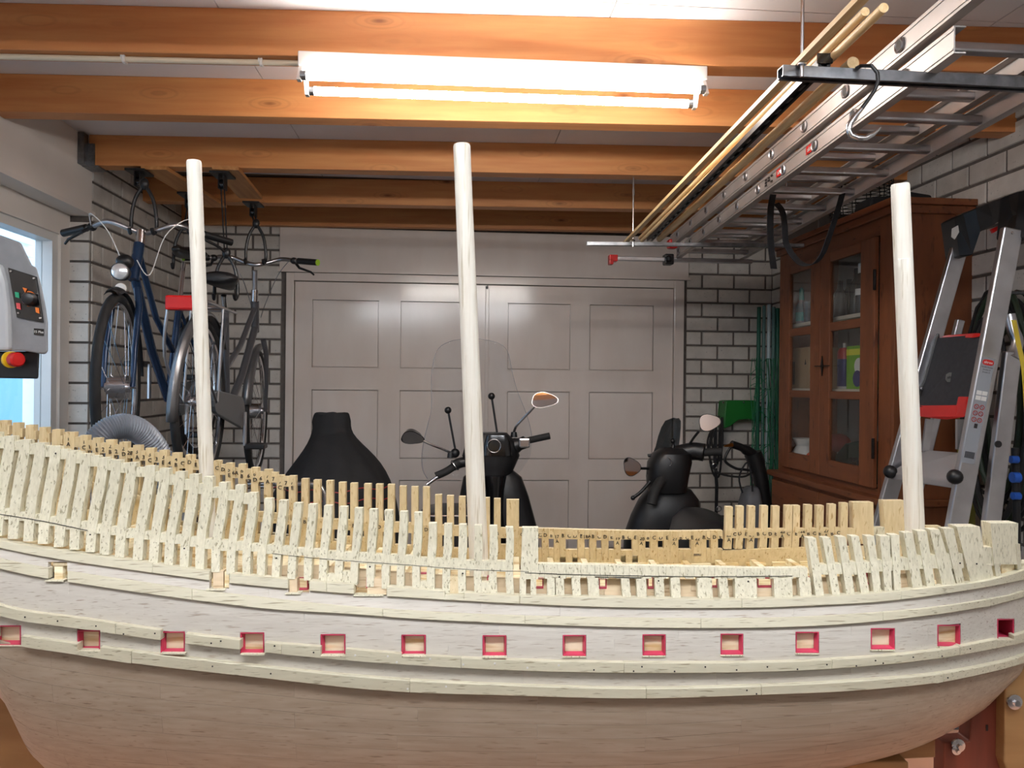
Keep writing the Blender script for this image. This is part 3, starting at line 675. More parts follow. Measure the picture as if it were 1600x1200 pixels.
# inner planking behind the near timbers, with small red-lined ports
ry = lambda px: stab(y_w1t, px)
rports = [(465,480,903,921),(573,585,903,918),(655,668,897,918),(762,766,902,918),(834.5,848,905,918.5),(937,947,905,919),(1013,1021,903,919),(1112,1122,903.5,917),(1185,1208,904,917),(1267,1271,904,913),(1355,1364,896,912)]
js = [398, 520, 640, 790, 930, 1080, 1230, 1340, 1430]
for a, b in zip(js, js[1:]):
    strip(a+.2, b-.2, lambda x: ry(x)-tab([(398,16),(500,26),(640,24),(1000,31),(1300,30),(1430,26)], x), lambda x: ry(x)-12, rports, -.0125, .003, 'inner_plank', peach_wood, rows=1)
    strip(a+14.2, b+13.8, lambda x: ry(x)-12, lambda x: ry(x)+4, rports, -.0125, .003, 'inner_plank', peach_wood, rows=1)
for x0, x1, y0, y1 in rports + [(468,481,904,921)][:0]:
    q = [near(x, y, -.0118) for x, y in ((x0-1, y0-1), (x1+1, y0-1), (x1+1, y1+1), (x0-1, y1+1))]; kk = .0011; dp = Vector((0, .009, 0))
    qi = [q[0]+Vector((kk,0,-kk)), q[1]+Vector((-kk,0,-kk)), q[2]+Vector((-kk,0,kk)), q[3]+Vector((kk,0,kk))]; vs = [cw(v) for v in q+qi+[v+dp for v in qi]+[v+dp for v in q]]; fs = []
    for l in range(4):
        for k2 in range(4): fs.append((l*4+k2, l*4+(k2+1)%4, ((l+1)%4)*4+(k2+1)%4, ((l+1)%4)*4+k2))
    MB().add(vs, fs).build('port_lining', port_red, ship)
# the blocks sitting in the upper wale openings
for x0, x1, y0, y1, mm in ((85,98,885,905,pine_pale),(333,349,892,921,peach_wood),(452,464,904,926,peach_wood),(574,604,904,929,peach_wood),(696,724,901,929,far_wood),(351,358,893,918,pine_pale),(83,106,879,884,far_wood)):
    timber('n', [(x0, x1, y0), (x0, x1, y1)], .012, mm, 'frame_block', -.001)
for x0, x1, y1 in ((70,100,907),(322,352,921),(446,470,927),(553,600,930),(696,724,930)):
    timber('n', [(x0, x1, y1-.5), (x0-1, x1-1, y1+1.6)], .012, near_wood, 'port_sill', .004)
# deck inside
dz = []
n = 40; vs = []; 
for i in range(n+1):
    px = lerp(LEFT+4, 1590, i/n); p = near(px, ry(px)+30, -.018); dz.append(p)
for i in range(12):
    mb = MB()
    for a, b in zip(dz, dz[1:]):
        def row(p, t): return cw(Vector((p.x, lerp(p.y, 2*DC-p.y, t), p.z)))
        t0, t1 = i/12+.001, (i+1)/12-.001
        q = [row(a,t0), row(b,t0), row(b,t1), row(a,t1)]; mb.hexa([v - Vector((0,0,.004)) for v in q], q)
    mb.build('deck_plank', pine_pale, ship)
# ---------------------------------------------------------------- far side timbers
fs_t = TC(-300,585, 0,655, 108,675, 214,694, 296,710, 378,724, 456,742)
fbase = lambda px: tab([(-300,800),(0,828),(400,868),(800,892),(1100,893),(1300,880),(1420,870)], px)
marks = []
FT = []
x = -300
labs = {}
seq = [(108,'1\nA',675,17),(118.5,' \nB',683,0),(131,'1\nC',680,12),(140.5,'1\nD',688,0),(151,'1\nE',684,12),(161,'2\nA',692,0),(172,'2\nB',687,13),(182,'2\nC',695,0),(193,'2\nD',690.5,13),(203,'2E',700,0),
       (214,'3\nA',695.5,12),(224,'3\nB',704,0),(234,'3\nC',700,13),(244,'3\nD',707,0),(255,'3\nE',703.5,12),(264.5,'4\nA',713,0),(275,'4\nB',707.5,12),(285,'C',716,0),(296,'D',710.5,12),(306,'E',718.5,0),
       (317,'',714,12),(328,'',722,0),(339,'C',719.5,10),(348.5,'D',726,0),(358,'5\nE',723.5,11),(367.5,'6A',731,0),(378,'6\nB',725,11),(388,'6\nC',733,0),(398,'6\nD',730.5,11),(407,'6\nE',737,0),
       (418,'7\nA',733.5,11),(427.5,'7\nB',738,0),(437.5,'7\nC',742.5,10.5),(446.5,'7\nD',744.5,0),(456.5,'7\nE',743.5,11)]
for i in range(16): seq.insert(0, (88-20.7*i, '', 671-3.6*i - (0 if i % 2 else 0), 12 if i % 2 else 13)); 
yq = 24
def mark(parent, px, py, s, size=5.6, side='f', rot=None):
    if not s.strip(): return
    p = far(px, py, .0117) if side == 'f' else near(px, py, .0006); sc = p.y/F
    mb = MB(); text_mb(mb, s, size*sc*1.6, cw(p), RGT, Vector((0,0,1)), rot if rot is not None else random.uniform(-.16,.16), depth=.0002, bold=.00009)
    mb.build('pencil_mark', ink, parent)
for (x, s, yt, w) in seq:
    if w: # full timber
        ln = tab([(0,-4),(300,-2),(456,0)], x)
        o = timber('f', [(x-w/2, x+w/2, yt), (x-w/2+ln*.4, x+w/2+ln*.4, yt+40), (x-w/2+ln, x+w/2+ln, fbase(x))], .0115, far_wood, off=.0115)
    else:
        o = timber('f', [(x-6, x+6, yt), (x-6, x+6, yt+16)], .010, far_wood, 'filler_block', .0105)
    if s: mark(o, x-(1.2 if w > 14 else 0), yt+(15 if '\n' in s else 12 if w else 8), s, 5.4 if '\n' in s else 5.2)
for x in range(-295, 90, 21): timber('f', [(x+5, x+15, stab(fs_t, x)+10), (x+5, x+15, stab(fs_t, x)+24)], .010, far_wood, 'filler_block', .0105)
F2 = [(476,748),(495,750),(515,751),(534.5,753.5),(552.5,755),(574,756),(592.5,756.5),(611,757),(629.5,759.5),(648,760.5),(666,761),(685,773),(703.5,774.6),(722,776),(741,777),(760,778),(777,779.4)]
for i, (x, yt) in enumerate(F2):
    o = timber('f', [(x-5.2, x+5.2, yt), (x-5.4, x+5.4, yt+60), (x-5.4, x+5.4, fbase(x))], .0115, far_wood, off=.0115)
    if i % 2 == 0: mark(o, x, stab(TC(470,815,580,823,690,829,780,834), x), 'B' if i % 4 == 0 else 'D', 5.2)
timber('f', [(791.5,811,781), (791.5,811,840), (791.5,811,fbase(800))], .0115, far_wood, off=.0115)
fr_t = TC(-300,655, 0,712, 135,742, 300,788, 410,800, 520,811, 640,817, 720,822, 815,826)   # blocks between the far timbers, two levels
allx = [(s_[0], s_[3]) for s_ in seq if s_[3]] + [(x, 10.5) for x, _ in F2] + [(801, 19)]
for (xa, wa), (xb, wb_) in zip(allx, allx[1:]):
    if xb - xa < 6: continue
    xm_ = (xa+xb)/2; y = stab(fr_t, xm_)
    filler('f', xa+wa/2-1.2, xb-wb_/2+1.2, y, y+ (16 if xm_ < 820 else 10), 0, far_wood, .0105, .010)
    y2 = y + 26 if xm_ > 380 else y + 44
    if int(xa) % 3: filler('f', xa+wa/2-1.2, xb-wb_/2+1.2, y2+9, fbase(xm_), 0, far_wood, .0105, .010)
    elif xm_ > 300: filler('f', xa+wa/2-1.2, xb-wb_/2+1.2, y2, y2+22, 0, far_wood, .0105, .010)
# clamps running along the far side (light edges)
def far_strip(px0, px1, yt, yb, off, th, name, m):
    n = max(2, int((px1-px0)/25)); mb = MB(); w = Vector((0, th, 0)); vs = []
    for i in range(n+1):
        px = lerp(px0, px1, i/n); a, b = far(px, yt(px), off), far(px, yb(px), off); vs += [cw(a), cw(b), cw(b+w), cw(a+w)]
    fs = [(0,1,2,3), tuple(n*4+k for k in (3,2,1,0))]
    for i in range(n):
        for k in range(4): fs.append((i*4+k, i*4+(k+1)%4, i*4+4+(k+1)%4, i*4+4+k))
    return mb.add(vs, fs).build(name, m, ship)
far_strip(-320, 470, lambda x: stab(fr_t, x)+9, lambda x: stab(fr_t, x)+15, .016, .004, 'clamp', far_wood)
# waist, far side
labsw = [(846,'C'),(852.5,'D'),(861,'E'),(871,'17\nA'),(879,'B'),(889,'C'),(899,'D'),(909,'E'),(918.5,'18A'),(927.5,'B'),(937,'C'),(947,'D'),(956,'E'),(966,'19\nA'),(975,'B'),(985,'C'),(994,'E'),(1004,'20\nA'),(1013.5,'B'),(1023,'C'),
         (1033,'D'),(1042.5,'E'),(1053,'21\nA'),(1062,'B'),(1073,'C'),(1081,'E'),(1090.5,'22\nA'),(1100,'B'),(1108.5,'C'),(1117.5,'D'),(1127,'E')]
y_fr = TC(800,823.5, 820,825, 1020,830, 1131,829, 1250,828, 1330,826, 1420,824)
xs_ = [811.0, 821, 831, 840] ; labsx = [(816,'C'),(826,'D'),(836,'')] + labsw
opens = [(841,846.5,841,857),(857.5,865.5,842,857),(881,902.5,842.5,859),(913.5,921,842.5,857.5),(932,940,844,858),(951,960,845,859),(971,991,843,860),(1008.5,1016,846,858),(1028,1037,845,857),(1060,1079.5,843,858.5),(1104,1110.5,843.5,858),(1122,1129.5,842,858),
         (803,810,842,857),(875,884,870,881),(894.5,902.5,871,881),(970,978,868,880),(988,997,868,880),(1084,1092,865.5,869)]
def far_col(x0, x1, yt, yb, lab, name='timber', w0=0):
    """one timber of the far waist, broken where an opening falls on it"""
    xm = (x0+x1)/2; cuts = sorted([(o[2], o[3]) for o in opens if o[0] < xm < o[1]]); y = yt; first = None
    for a, b in cuts + [(yb, yb)]:
        if a - y > 1:
            o = timber('f', [(x0, x1, y), (x0, x1, a)], .0115, far_wood, name if first is None else 'filler_block', .0115+w0)
            if first is None: first = o
        y = b
    if lab and first: mark(first, xm, yt + (16 if '\n' in lab else 10.5), lab, 5.0 if len(lab) < 3 else 4.6)
for i, (x, s) in enumerate(labsx):
    x0 = (labsx[i-1][0]+x)/2 if i else 811; x1 = (x+labsx[i+1][0])/2 if i+1 < len(labsx) else 1132
    # snap to opening edges
    for o in opens:
        for e in (o[0], o[1]):
            if abs(x0-e) < 3.2: x0 = e
            if abs(x1-e) < 3.2: x1 = e
    far_col(x0+.08, x1-.08, stab(y_fr, x), 884 if x < 1100 else 880, s, w0=random.uniform(-.0004,.0004))
# forecastle, far side
FF = [(1140,792,'23\nA'),(1157,791,'D'),(1175,791,'24\nA'),(1195,790.5,'C'),(1213,791,'E'),(1233,790,'C'),(1245,790,'E'),(1264,789,'B'),(1282,790,'E'),(1301,788,'B'),(1320,786,'')]
lb2 = ['C','E','B','D','25\nA','D','26\nA','C','27\nA','C','']
for i, (x, yt, s) in enumerate(FF):
    o = timber('f', [(x-5.3, x+5.3, yt), (x-6.3, x+4.6, 829), (x-8.5, x+3, 858)], .0115, far_wood, off=.0115)
    mark(o, x-1, 834 if '\n' not in s else 840, s, 5.0)
    if i+1 < len(FF):
        xn = FF[i+1][0]
        if xn - x > 12.5:
            y0 = stab(y_fr, x)-2; f_ = filler('f', x+4.0, xn-5.4, y0, y0+14, 0, far_wood, .0108, .011); mark(f_, (x+xn)/2-.5, y0+8, lb2[i], 4.8)
for x0, x1, yt, xb0, xb1 in ((1333,1364.5,785,1334,1366),(1380,1415,782.5,1384,1418)):
    timber('f', [(x0, x1, yt), (xb0, xb1, 850)], .016, far_wood, off=.0115)
filler('f', 1364, 1384, 824, 836, 0, near_wood, .0105, .011); filler('f', 1305, 1336, 826, 836, 0, far_wood, .0108, .011); filler('f', 1416, 1470, 822, 870, 0, far_wood, .0105, .011)
far_strip(1128, 1440, lambda x: tab([(1128,861),(1200,857),(1440,851)], x), lambda x: 884, .0135, .006, 'clamp', far_wood)
for a, b in ((1038,1067),(1081,1111),(1123,1154),(1167,1197),(1208,1239),(1251,1275)): far_strip(a, b, lambda x: tab([(1038,882.5),(1275,878)], x), lambda x: 889, .020, .008, 'clamp', pine_pale)
far_strip(835, 1030, lambda x: 880, lambda x: 886, .016, .006, 'clamp', pine_pale)
# deck edge beams that show through the left-hand openings
for px in range(-280, 1500, 64):
    p = near(px, ry(px)+4, -.018); q = mirror(p); MB().bar(cw(p), cw(q), .009, .009).build('deck_beam', pine_pale, ship)
# black pencil guide line along the near timbers
def pen(pts, w=.0006, off=.0009):
    mb = MB(); path = [cw(near(x, y, off)) for x, y in pts]; mb.ribbon(path, (0,0,1), w, .0001); mb.build('pencil_line', ink, ship)
def ln(T_, a, b, n=24, j=.25): r = random.Random(int(a)); return [(lerp(a, b, i/n), stab(T_, lerp(a, b, i/n)) + r.uniform(-j, j)) for i in range(n+1)]
pen(ln(TC(0,803.5,70,815,137,829), 0, 137), .0011); pen(ln(TC(425,865,500,873,640,883,735,890,820,893), 425, 826, 60)); pen(ln(TC(820,895,900,898,1000,900,1100,901,1250,900), 820, 1238, 60), .0009)
pen([(930,901.5),(1002,903)], .0011); pen([(841,891),(842,881)]); pen([(829,884),(829,900)])
# treenail holes along the wales
hol = MB()
for px, T_, k_ in [(39,y_w3t,9),(90,y_w3t,8),(150,y_w3t,8),(193,y_w3t,14),(242,y_w3t,6),(330,y_w3t,10),(345,y_w3t,5),(429,y_w3t,4),(490,y_w3t,9),(928,y_w3t,12),(990,y_w3t,13),(1003,y_w3t,6),(1054,y_w3t,13),(1102,y_w3t,6),(1151,y_w3t,11),(1199,y_w3t,7),(1246,y_w3t,12),(1292,y_w3t,7),(1338,y_w3t,12),(1368,y_w3t,6),(1380,y_w3t,11),(1427,y_w3t,6),(1472,y_w3t,10),(1516,y_w3t,6),(1167,y_w4t,6),(1182,y_w4t,12),(423,y_w4t,9),(1481,y_w4t,8),(332,y_w4t,8)]:
    p = near(px, stab(T_, px)+k_, .0086 if T_ is y_w3t else .0094); c = cw(p); hol.cyl(c, c - FWD*.0002, .0011, n=8)
for px, py in ((87,708.5),(141,835.5),(288,857),(432,872),(578,885.5),(723,896),(874,901.5),(1029,907.5),(1169,908.5),(1326,903),(1500,880),(1526,881)):
    c = cw(near(px, py, .0004)); hol.cyl(c, c - FWD*.0003, .0012, n=8)
o = hol.build('treenail_hole', ink, ship); o['kind'] = 'stuff'
hol = MB()
for px, T_, k_ in ((555,y_w3t,8),(606,y_w3t,5),(672,y_w3t,4),(620,y_w3t,13),(724,y_w3t,10),(773,y_w3t,6),(824,y_w3t,11),(873,y_w3t,6),(697,y_w4t,6),(637,y_w4t,13)):
    c = cw(near(px, stab(T_, px)+k_, .0084)); hol.cyl(c, c - FWD*.0006, .0013, n=8)
o = hol.build('treenail_end', white_plastic, ship); o['kind'] = 'stuff'
# ---------------------------------------------------------------- masts
def mast(pt, wt, pb, wb_, zend, flat=None):
    a = cw(Vector((ray(*pt)[0]*DC, DC, ray(*pt)[1]*DC))); b = cw(Vector((ray(*pb)[0]*DC, DC, ray(*pb)[1]*DC)))
    ra, rb = wt/2/F*DC, wb_/2/F*DC; ax = (b-a); L_ = ax.length; u = ax/L_; e = (RGT - u*RGT.dot(u)).normalized(); g = u.cross(e)
    ext = (zend)/L_; mb = MB(); n = 28; N_ = 26; vs = []; fs = []
    hs = [0, .003] + [L_*(1+ext)*i/N_ for i in range(1, N_+1)]
    if flat: hs = sorted(hs + [flat[0]-.0005, flat[0]+.0005])
    for h in hs:
        r = lerp(ra, rb, h/L_)*(.93 if h == 0 else 1)
        for k in range(n):
            th = 2*math.pi*k/n; x_, y_ = math.cos(th)*r, math.sin(th)*r; p = a + u*h + e*x_ + g*y_
            if flat and h < flat[0]:
                nd = (-FWD*.9 - RGT*.42).normalized(); s_ = (p - (a+u*h)).dot(nd)
                if s_ > r*.80: p -= nd*(s_ - r*.80)
            vs.append(p)
    for i in range(len(hs)-1):
        for k in range(n): fs.append((i*n+k, i*n+(k+1)%n, (i+1)*n+(k+1)%n, (i+1)*n+k))
    fs += [tuple(range(n))[::-1], tuple((len(hs)-1)*n+k for k in range(n))]
    return mb.add(vs, fs).build('mast', mast_wood, ship, smooth=True)
mast((303,251.5), 22.5, (323,745), 21.5, .10); mast((721.5,226), 26.5, (747.5,860), 30, .06); mast((1406.5,288), 27.5, (1429.5,832), 28.5, .06, flat=(.112,))
# ================================================================== THE CEILING RACK
def rz_(px, py, z): return PZ(px, py, z)
rk_z = .695
rack = thing('ceiling_rack', 'galvanized channel bars hung on threaded rods under the ceiling, carrying the ladders', 'ceiling rack', PZ(1252, 108, rk_z))
def channel(a, b, w, h):
    m = MB(); t = .003; a, b = Vector(a), Vector(b); tt = (b-a).normalized(); sd = tt.cross(Vector((0,0,1))).normalized(); u = Vector((0,0,1))
    for (x0, x1, z0, z1) in ((-w/2, w/2, -t, 0), (-w/2, -w/2+t, -h, -t), (w/2-t, w/2, -h, -t), (-w/2+t, -w/2+w*.28, -h, -h+t), (w/2-w*.28, w/2-t, -h, -h+t)):
        q = [a + sd*x + u*z for x, z in ((x0,z0),(x1,z0),(x1,z1),(x0,z1))]; m.hexa(q, [p + (b-a) for p in q])
    return m
nb0 = PZ(1219, 113, rk_z); nb1 = nb0 + Vector((1.40, .02, 0)); nb1.x = XR - .002
channel(nb0 + Vector((0,0,.011)), nb1 + Vector((0,0,.011)), .030, .024).build('rack_bar', galv, rack)
fb0 = PZ(917, 381, rk_z-.005); fb1 = PZ(1255, 384, rk_z-.005)
channel(fb0 + Vector((0,0,.008)), fb1 + Vector((0,0,.008)), .028, .016).build('rack_bar', galv, rack)
for p, zt in ((PZ(1253, 106, rk_z), zc), (PZ(989, 379, rk_z), zj), (PZ(1228, 380, rk_z), zj)):
    MB().cyl(p - Vector((0,0,.02)), (p.x, p.y, zt), .004, n=8).build('threaded_rod', steel, rack, smooth=True)
    MB().cyl(p + Vector((0,0,.006)), p + Vector((0,0,.014)), .010, n=6).cyl((p.x,p.y,lerp(p.z, zt, .72)), (p.x,p.y,lerp(p.z, zt, .72)+.03), .0065, n=6).build('rod_nut', steel, rack)
# extension ladder sections lying on the rack
zL = .716
def line_on(p_near, p_far, z): return PZ(*p_near, z), PZ(*p_far, z)
aL0, aL1 = line_on((1490, 83), (1057, 403), zL-.012)
aR0, aR1 = line_on((1600, 168), (1346, 306), zL-.012); dR = (aR0-aR1).normalized()
aR1b = aR1 + (aR1-aR0)*((aR1.y - aL1.y)/(aR1.y-aR0.y))*-1.0
tR = (aL1.y - aR0.y)/(aR1.y - aR0.y); aR1b = aR0 + (aR1-aR0)*tR; aR0b = aR0 + (aR1-aR0)*((aL0.y - aR0.y)/(aR1.y-aR0.y))
def rail(a, b, side, h=.058, w=.026, t=.003):
    m = MB(); tt = (b-a).normalized(); sd = Vector((0,0,1)).cross(tt).normalized() * side
    u = Vector((0,0,1))
    def bx(x0, x1, z0, z1):
        q = [a + sd*x + u*z for x, z in ((x0,z0),(x1,z0),(x1,z1),(x0,z1))]; m.hexa(q, [p + (b-a) for p in q])
    bx(0, t, 0, h); bx(t, w, 0, t); bx(t, w, h-t, h); bx(-t*.8, 0, h*.12, h*.18); bx(-t*.8, 0, h*.82, h*.88)
    return m
def ext_ladder(name, label, L0, L1, R0, R1, zoff, n, ph, holes=True, up_h=.058, grp=None):
    o = Vector((0,0,zoff)); L0, L1, R0, R1 = L0+o, L1+o, R0+o, R1+o
    t = thing(name, label, 'ladder', L0, grp)
    # left outer face looks to -X
    rail(L0, L1, -1, up_h).build('rail', alu_rail, t); rail(R0, R1, 1, up_h).build('rail', alu_rail, t)
    ends = MB(); holes_ = MB()
    for k in range(n):
        s_ = (k+ph)/n; a, b = lerp(L0, L1, s_), lerp(R0, R1, s_); a = a + Vector((0,0,up_h/2)); b = b + Vector((0,0,up_h/2)); dx = (b-a).normalized()
        MB().bar(a - dx*.004, b + dx*.004, .030, .024).build('rung', alu, t, bevel=.006)
        e = Vector((.0, 0, 0)); c = a - dx*.0045
        ends.torus(c, dx, .0150, .0035, 14, 5); holes_.cyl(c - dx*.001, c + dx*.002, .0125, n=12)
    holes_.build('rung_hole', mat('rung_hole', (60,54,50), .7), t)['kind'] = 'stuff'
    ends.build('rung_end', alu, t)['kind'] = 'stuff'
    return t
lad = ext_ladder('extension_ladder', 'lower aluminium extension ladder section lying on the ceiling rack, with red stickers and red foot', aL0, aL1, aR0b, aR1b, 0, 10, .75)
# its slots, stickers, foot
def rail_pt(s_, zz, out): # on the outer face of the left rail
    a = lerp(aL0, aL1, s_); tt = (aL1-aL0).normalized(); sd = Vector((0,0,1)).cross(tt).normalized(); return a + sd*(out) + Vector((0,0,zz)), tt
sticker = mat('pale_sticker', (214,206,204), .5)
for px, py, w in ((1268, 232, .075), (1221, 268, .075)):
    d_ = [(abs(PX(px, py, lerp(aL0, aL1, s_).x).y - lerp(aL0, aL1, s_).y), s_) for s_ in [i/200 for i in range(201)]]; s_ = min(d_)[1]
    c, tt = rail_pt(s_, .031, .0035); q = [c + tt*x + Vector((0,0,z)) for x, z in ((-w/2,-.013),(w/2,-.013),(w/2,.013),(-w/2,.013))]; sd = Vector((0,0,1)).cross(tt).normalized()
    st_ = MB().hexa(q, [p + sd*.0006 for p in q]).build('sticker', red_pl, lad)
    m = MB(); text_mb(m, 'altrex', .022, c + sd*.0012, -tt, Vector((0,0,1))); m.build('lettering', white_plastic, st_)
s_ = min([(abs(PX(1203, 284, lerp(aL0, aL1, k/200).x).y - lerp(aL0, aL1, k/200).y), k/200) for k in range(201)])[1]
c, tt = rail_pt(s_, .030, .0035); sd = Vector((0,0,1)).cross(tt).normalized(); m = MB()
for i in range(3):
    for j in range(3):
        if (i*j+i+j) % 3 != 1: q = [c + tt*(x+(i-1)*.03) + Vector((0,0,z+(j-1)*.010)) for x, z in ((-.011,-.003),(.009,-.003),(.009,.003),(-.011,.003))]; m.hexa(q, [p + sd*.0006 for p in q])
m.build('warning_print', black_pl, lad)
f0 = PZ(966, 400, zL-.02); f1 = PZ(1053, 400, zL-.02); f1.y = f0.y = aL1.y + .02
f2 = f1 + Vector((.48, 0, 0))
MB().bar(f0, f2, .035, .022).build('stabiliser_bar', alu, lad, bevel=.003)
MB().bar(f0 - Vector((.035,0,0)), f0 + Vector((.012,0,0)), .05, .036).bar(f0 - Vector((.035,0,.02)), f0 - Vector((.012,0,.02)), .05, .03).build('stabiliser_cap', red_pl, lad, bevel=.004)
MB().bar(f1 - Vector((.02,.0,0)), f1 + Vector((.03,0,0)), .06, .058).ball(f1 + Vector((-.0,-.03,0)), .02).build('foot_joint', black_pl, lad, bevel=.006)
# upper section
u0 = Vector((-.022, -.10, 0)); uL0 = aL0 + u0; uL1 = aL1 + Vector((-.03, .02, 0)); uR0 = aR0b + Vector((-.02, -.10, 0)); uR1 = aR1b + Vector((-.03, .02, 0))
lad2 = ext_ladder('extension_ladder', 'upper aluminium extension ladder section, stacked on the lower one of the rack', uL0 + (uL0-uL1)*.035, uL1, uR0 + (uR0-uR1)*.035, uR1, .068, 10, .35)
MB().bar(uL1 + Vector((-.02,-.02,.075)), uL1 + Vector((.03,-.02,.075)), .05, .05).build('end_cap', red_pl, lad2, bevel=.008)
e = uL0 + (uL0-uL1)*.02
MB().cyl(e + Vector((.02,.0,.13)), e + Vector((.10,.0,.13)), .032, n=18).build('guide_wheel', black_pl, lad2, smooth=True); MB().bar(e + Vector((0,0,.06)), e + Vector((.05,0,.13)), .02, .03).build('wheel_bracket', steel, lad2)
# long timbers and dowels beside the ladders
zD = .716; pale = mat('pale_dowel', (236,206,156), .5, scale=(90,3,90), c2=(214,176,120), nscale=1.2, lo=.35, hi=.7)
def stick(label, cat, p0, p1, z, kind, r, name, m=None):
    a, b = PZ(*p0, z), PZ(*p1, z); mb = MB()
    if kind == 'round': mb.cyl(a, b, r, n=16)
    else: mb.bar(a, b, r[0], r[1])
    return tag(mb.build(name, m or pale, None, smooth=(kind == 'round')), label, cat)
stick('long flat pale wooden lath, leftmost of the timbers on the ceiling rack', 'lath', (1352,-8), (975,381), .712, 'flat', (.020,.012), 'wooden_lath')
stick('thin round wooden dowel lying just right of the black slotted rail', 'dowel', (1381,12), (1003,376), .735, 'round', .0095, 'wooden_dowel')
stick('second thin round wooden dowel, the one closest to the top edge of the photo', 'dowel', (1352,18), (1000,372), .760, 'round', .009, 'wooden_dowel')
stick('thick round wooden dowel lying against the left side of the ladders', 'dowel', (1333,98), (1030,374), .722, 'round', .0135, 'wooden_dowel')
a, b = PZ(1288, 92, .728), PZ(1015, 372, .728); sl = thing('slotted_rail', 'black slotted steel rail lying among the dowels on the rack', 'rail', a)
channel(a, b, .028, .016).build('rail_profile', black_pl, sl); m = MB(); N_ = 26
for i in range(N_):
    p = lerp(a, b, (i+.3)/N_); q = lerp(a, b, (i+.75)/N_); m.bar(p - Vector((0.002,0,.0172)), q - Vector((.002,0,.0172)), .006, .001)
m.build('slot_row', galv, sl)
MB().bar(a + (a-b).normalized()*.004, a, .034, .022).build('rail_cap', black_gloss, sl)
# S-hook
hk = [(1338,107),(1345,103),(1362,103),(1371,114),(1372,128),(1366,142),(1355,158),(1346,170),(1335,183),(1328,193),(1326,204),(1330,212),(1340,216),(1352,216),(1364,210),(1376,199)]
d0 = 1.66; path = []
for i, (px, py) in enumerate(hk): path.append(P(px, py, d0 + (.03 if i < 2 else -.0) ))
tk = thing('hook', 'large grey steel hook hanging from the near rack bar in front of the ladder', 'hook', path[3])
MB().tube(path[:8], .0042, 10).build('coated_loop', black_pl, tk, smooth=True)
MB().tube(path[7:], [.0045,.006,.0065,.0065,.0065,.0065,.0062,.0055,.0025], 10).build('hook_bend', steel, tk, smooth=True)
# black strap slung under the ladder
def smooth_path(pts, n=6):
    out = []
    for i in range(len(pts)-1):
        p0, p1, p2, p3 = pts[max(i-1,0)], pts[i], pts[i+1], pts[min(i+2,len(pts)-1)]
        for k in range(n):
            t = k/n; out.append(.5*((2*p1) + (p2-p0)*t + (2*p0-5*p1+4*p2-p3)*t*t + (3*p1-p0-3*p2+p3)*t**3))
    out.append(pts[-1]); return out
web = mat('black_webbing', (24,24,28), .85, c2=(34,34,38), nscale=60)
sp = [P(x, y, d) for x, y, d in ((1213,318,3.02),(1222,330,3.0),(1226,352,2.98),(1228,378,2.97),(1238,398,2.95),(1254,413,2.9),(1272,412,2.84),(1286,395,2.8),(1298,362,2.76),(1310,325,2.74),(1316,303,2.73))]
st_ = thing('strap', 'black webbing strap looped under the ladder in front of the cabinet', 'strap', sp[0])
MB().ribbon(smooth_path(sp), (1,.2,.35), .026, .003).build('strap_loop', web, st_)
MB().ribbon(smooth_path([P(1208,304,3.03), P(1204,330,3.0), P(1204,375,3.0), P(1209,420,3.0)]), (1,.2,0), .028, .003).build('strap_tail', web, st_)
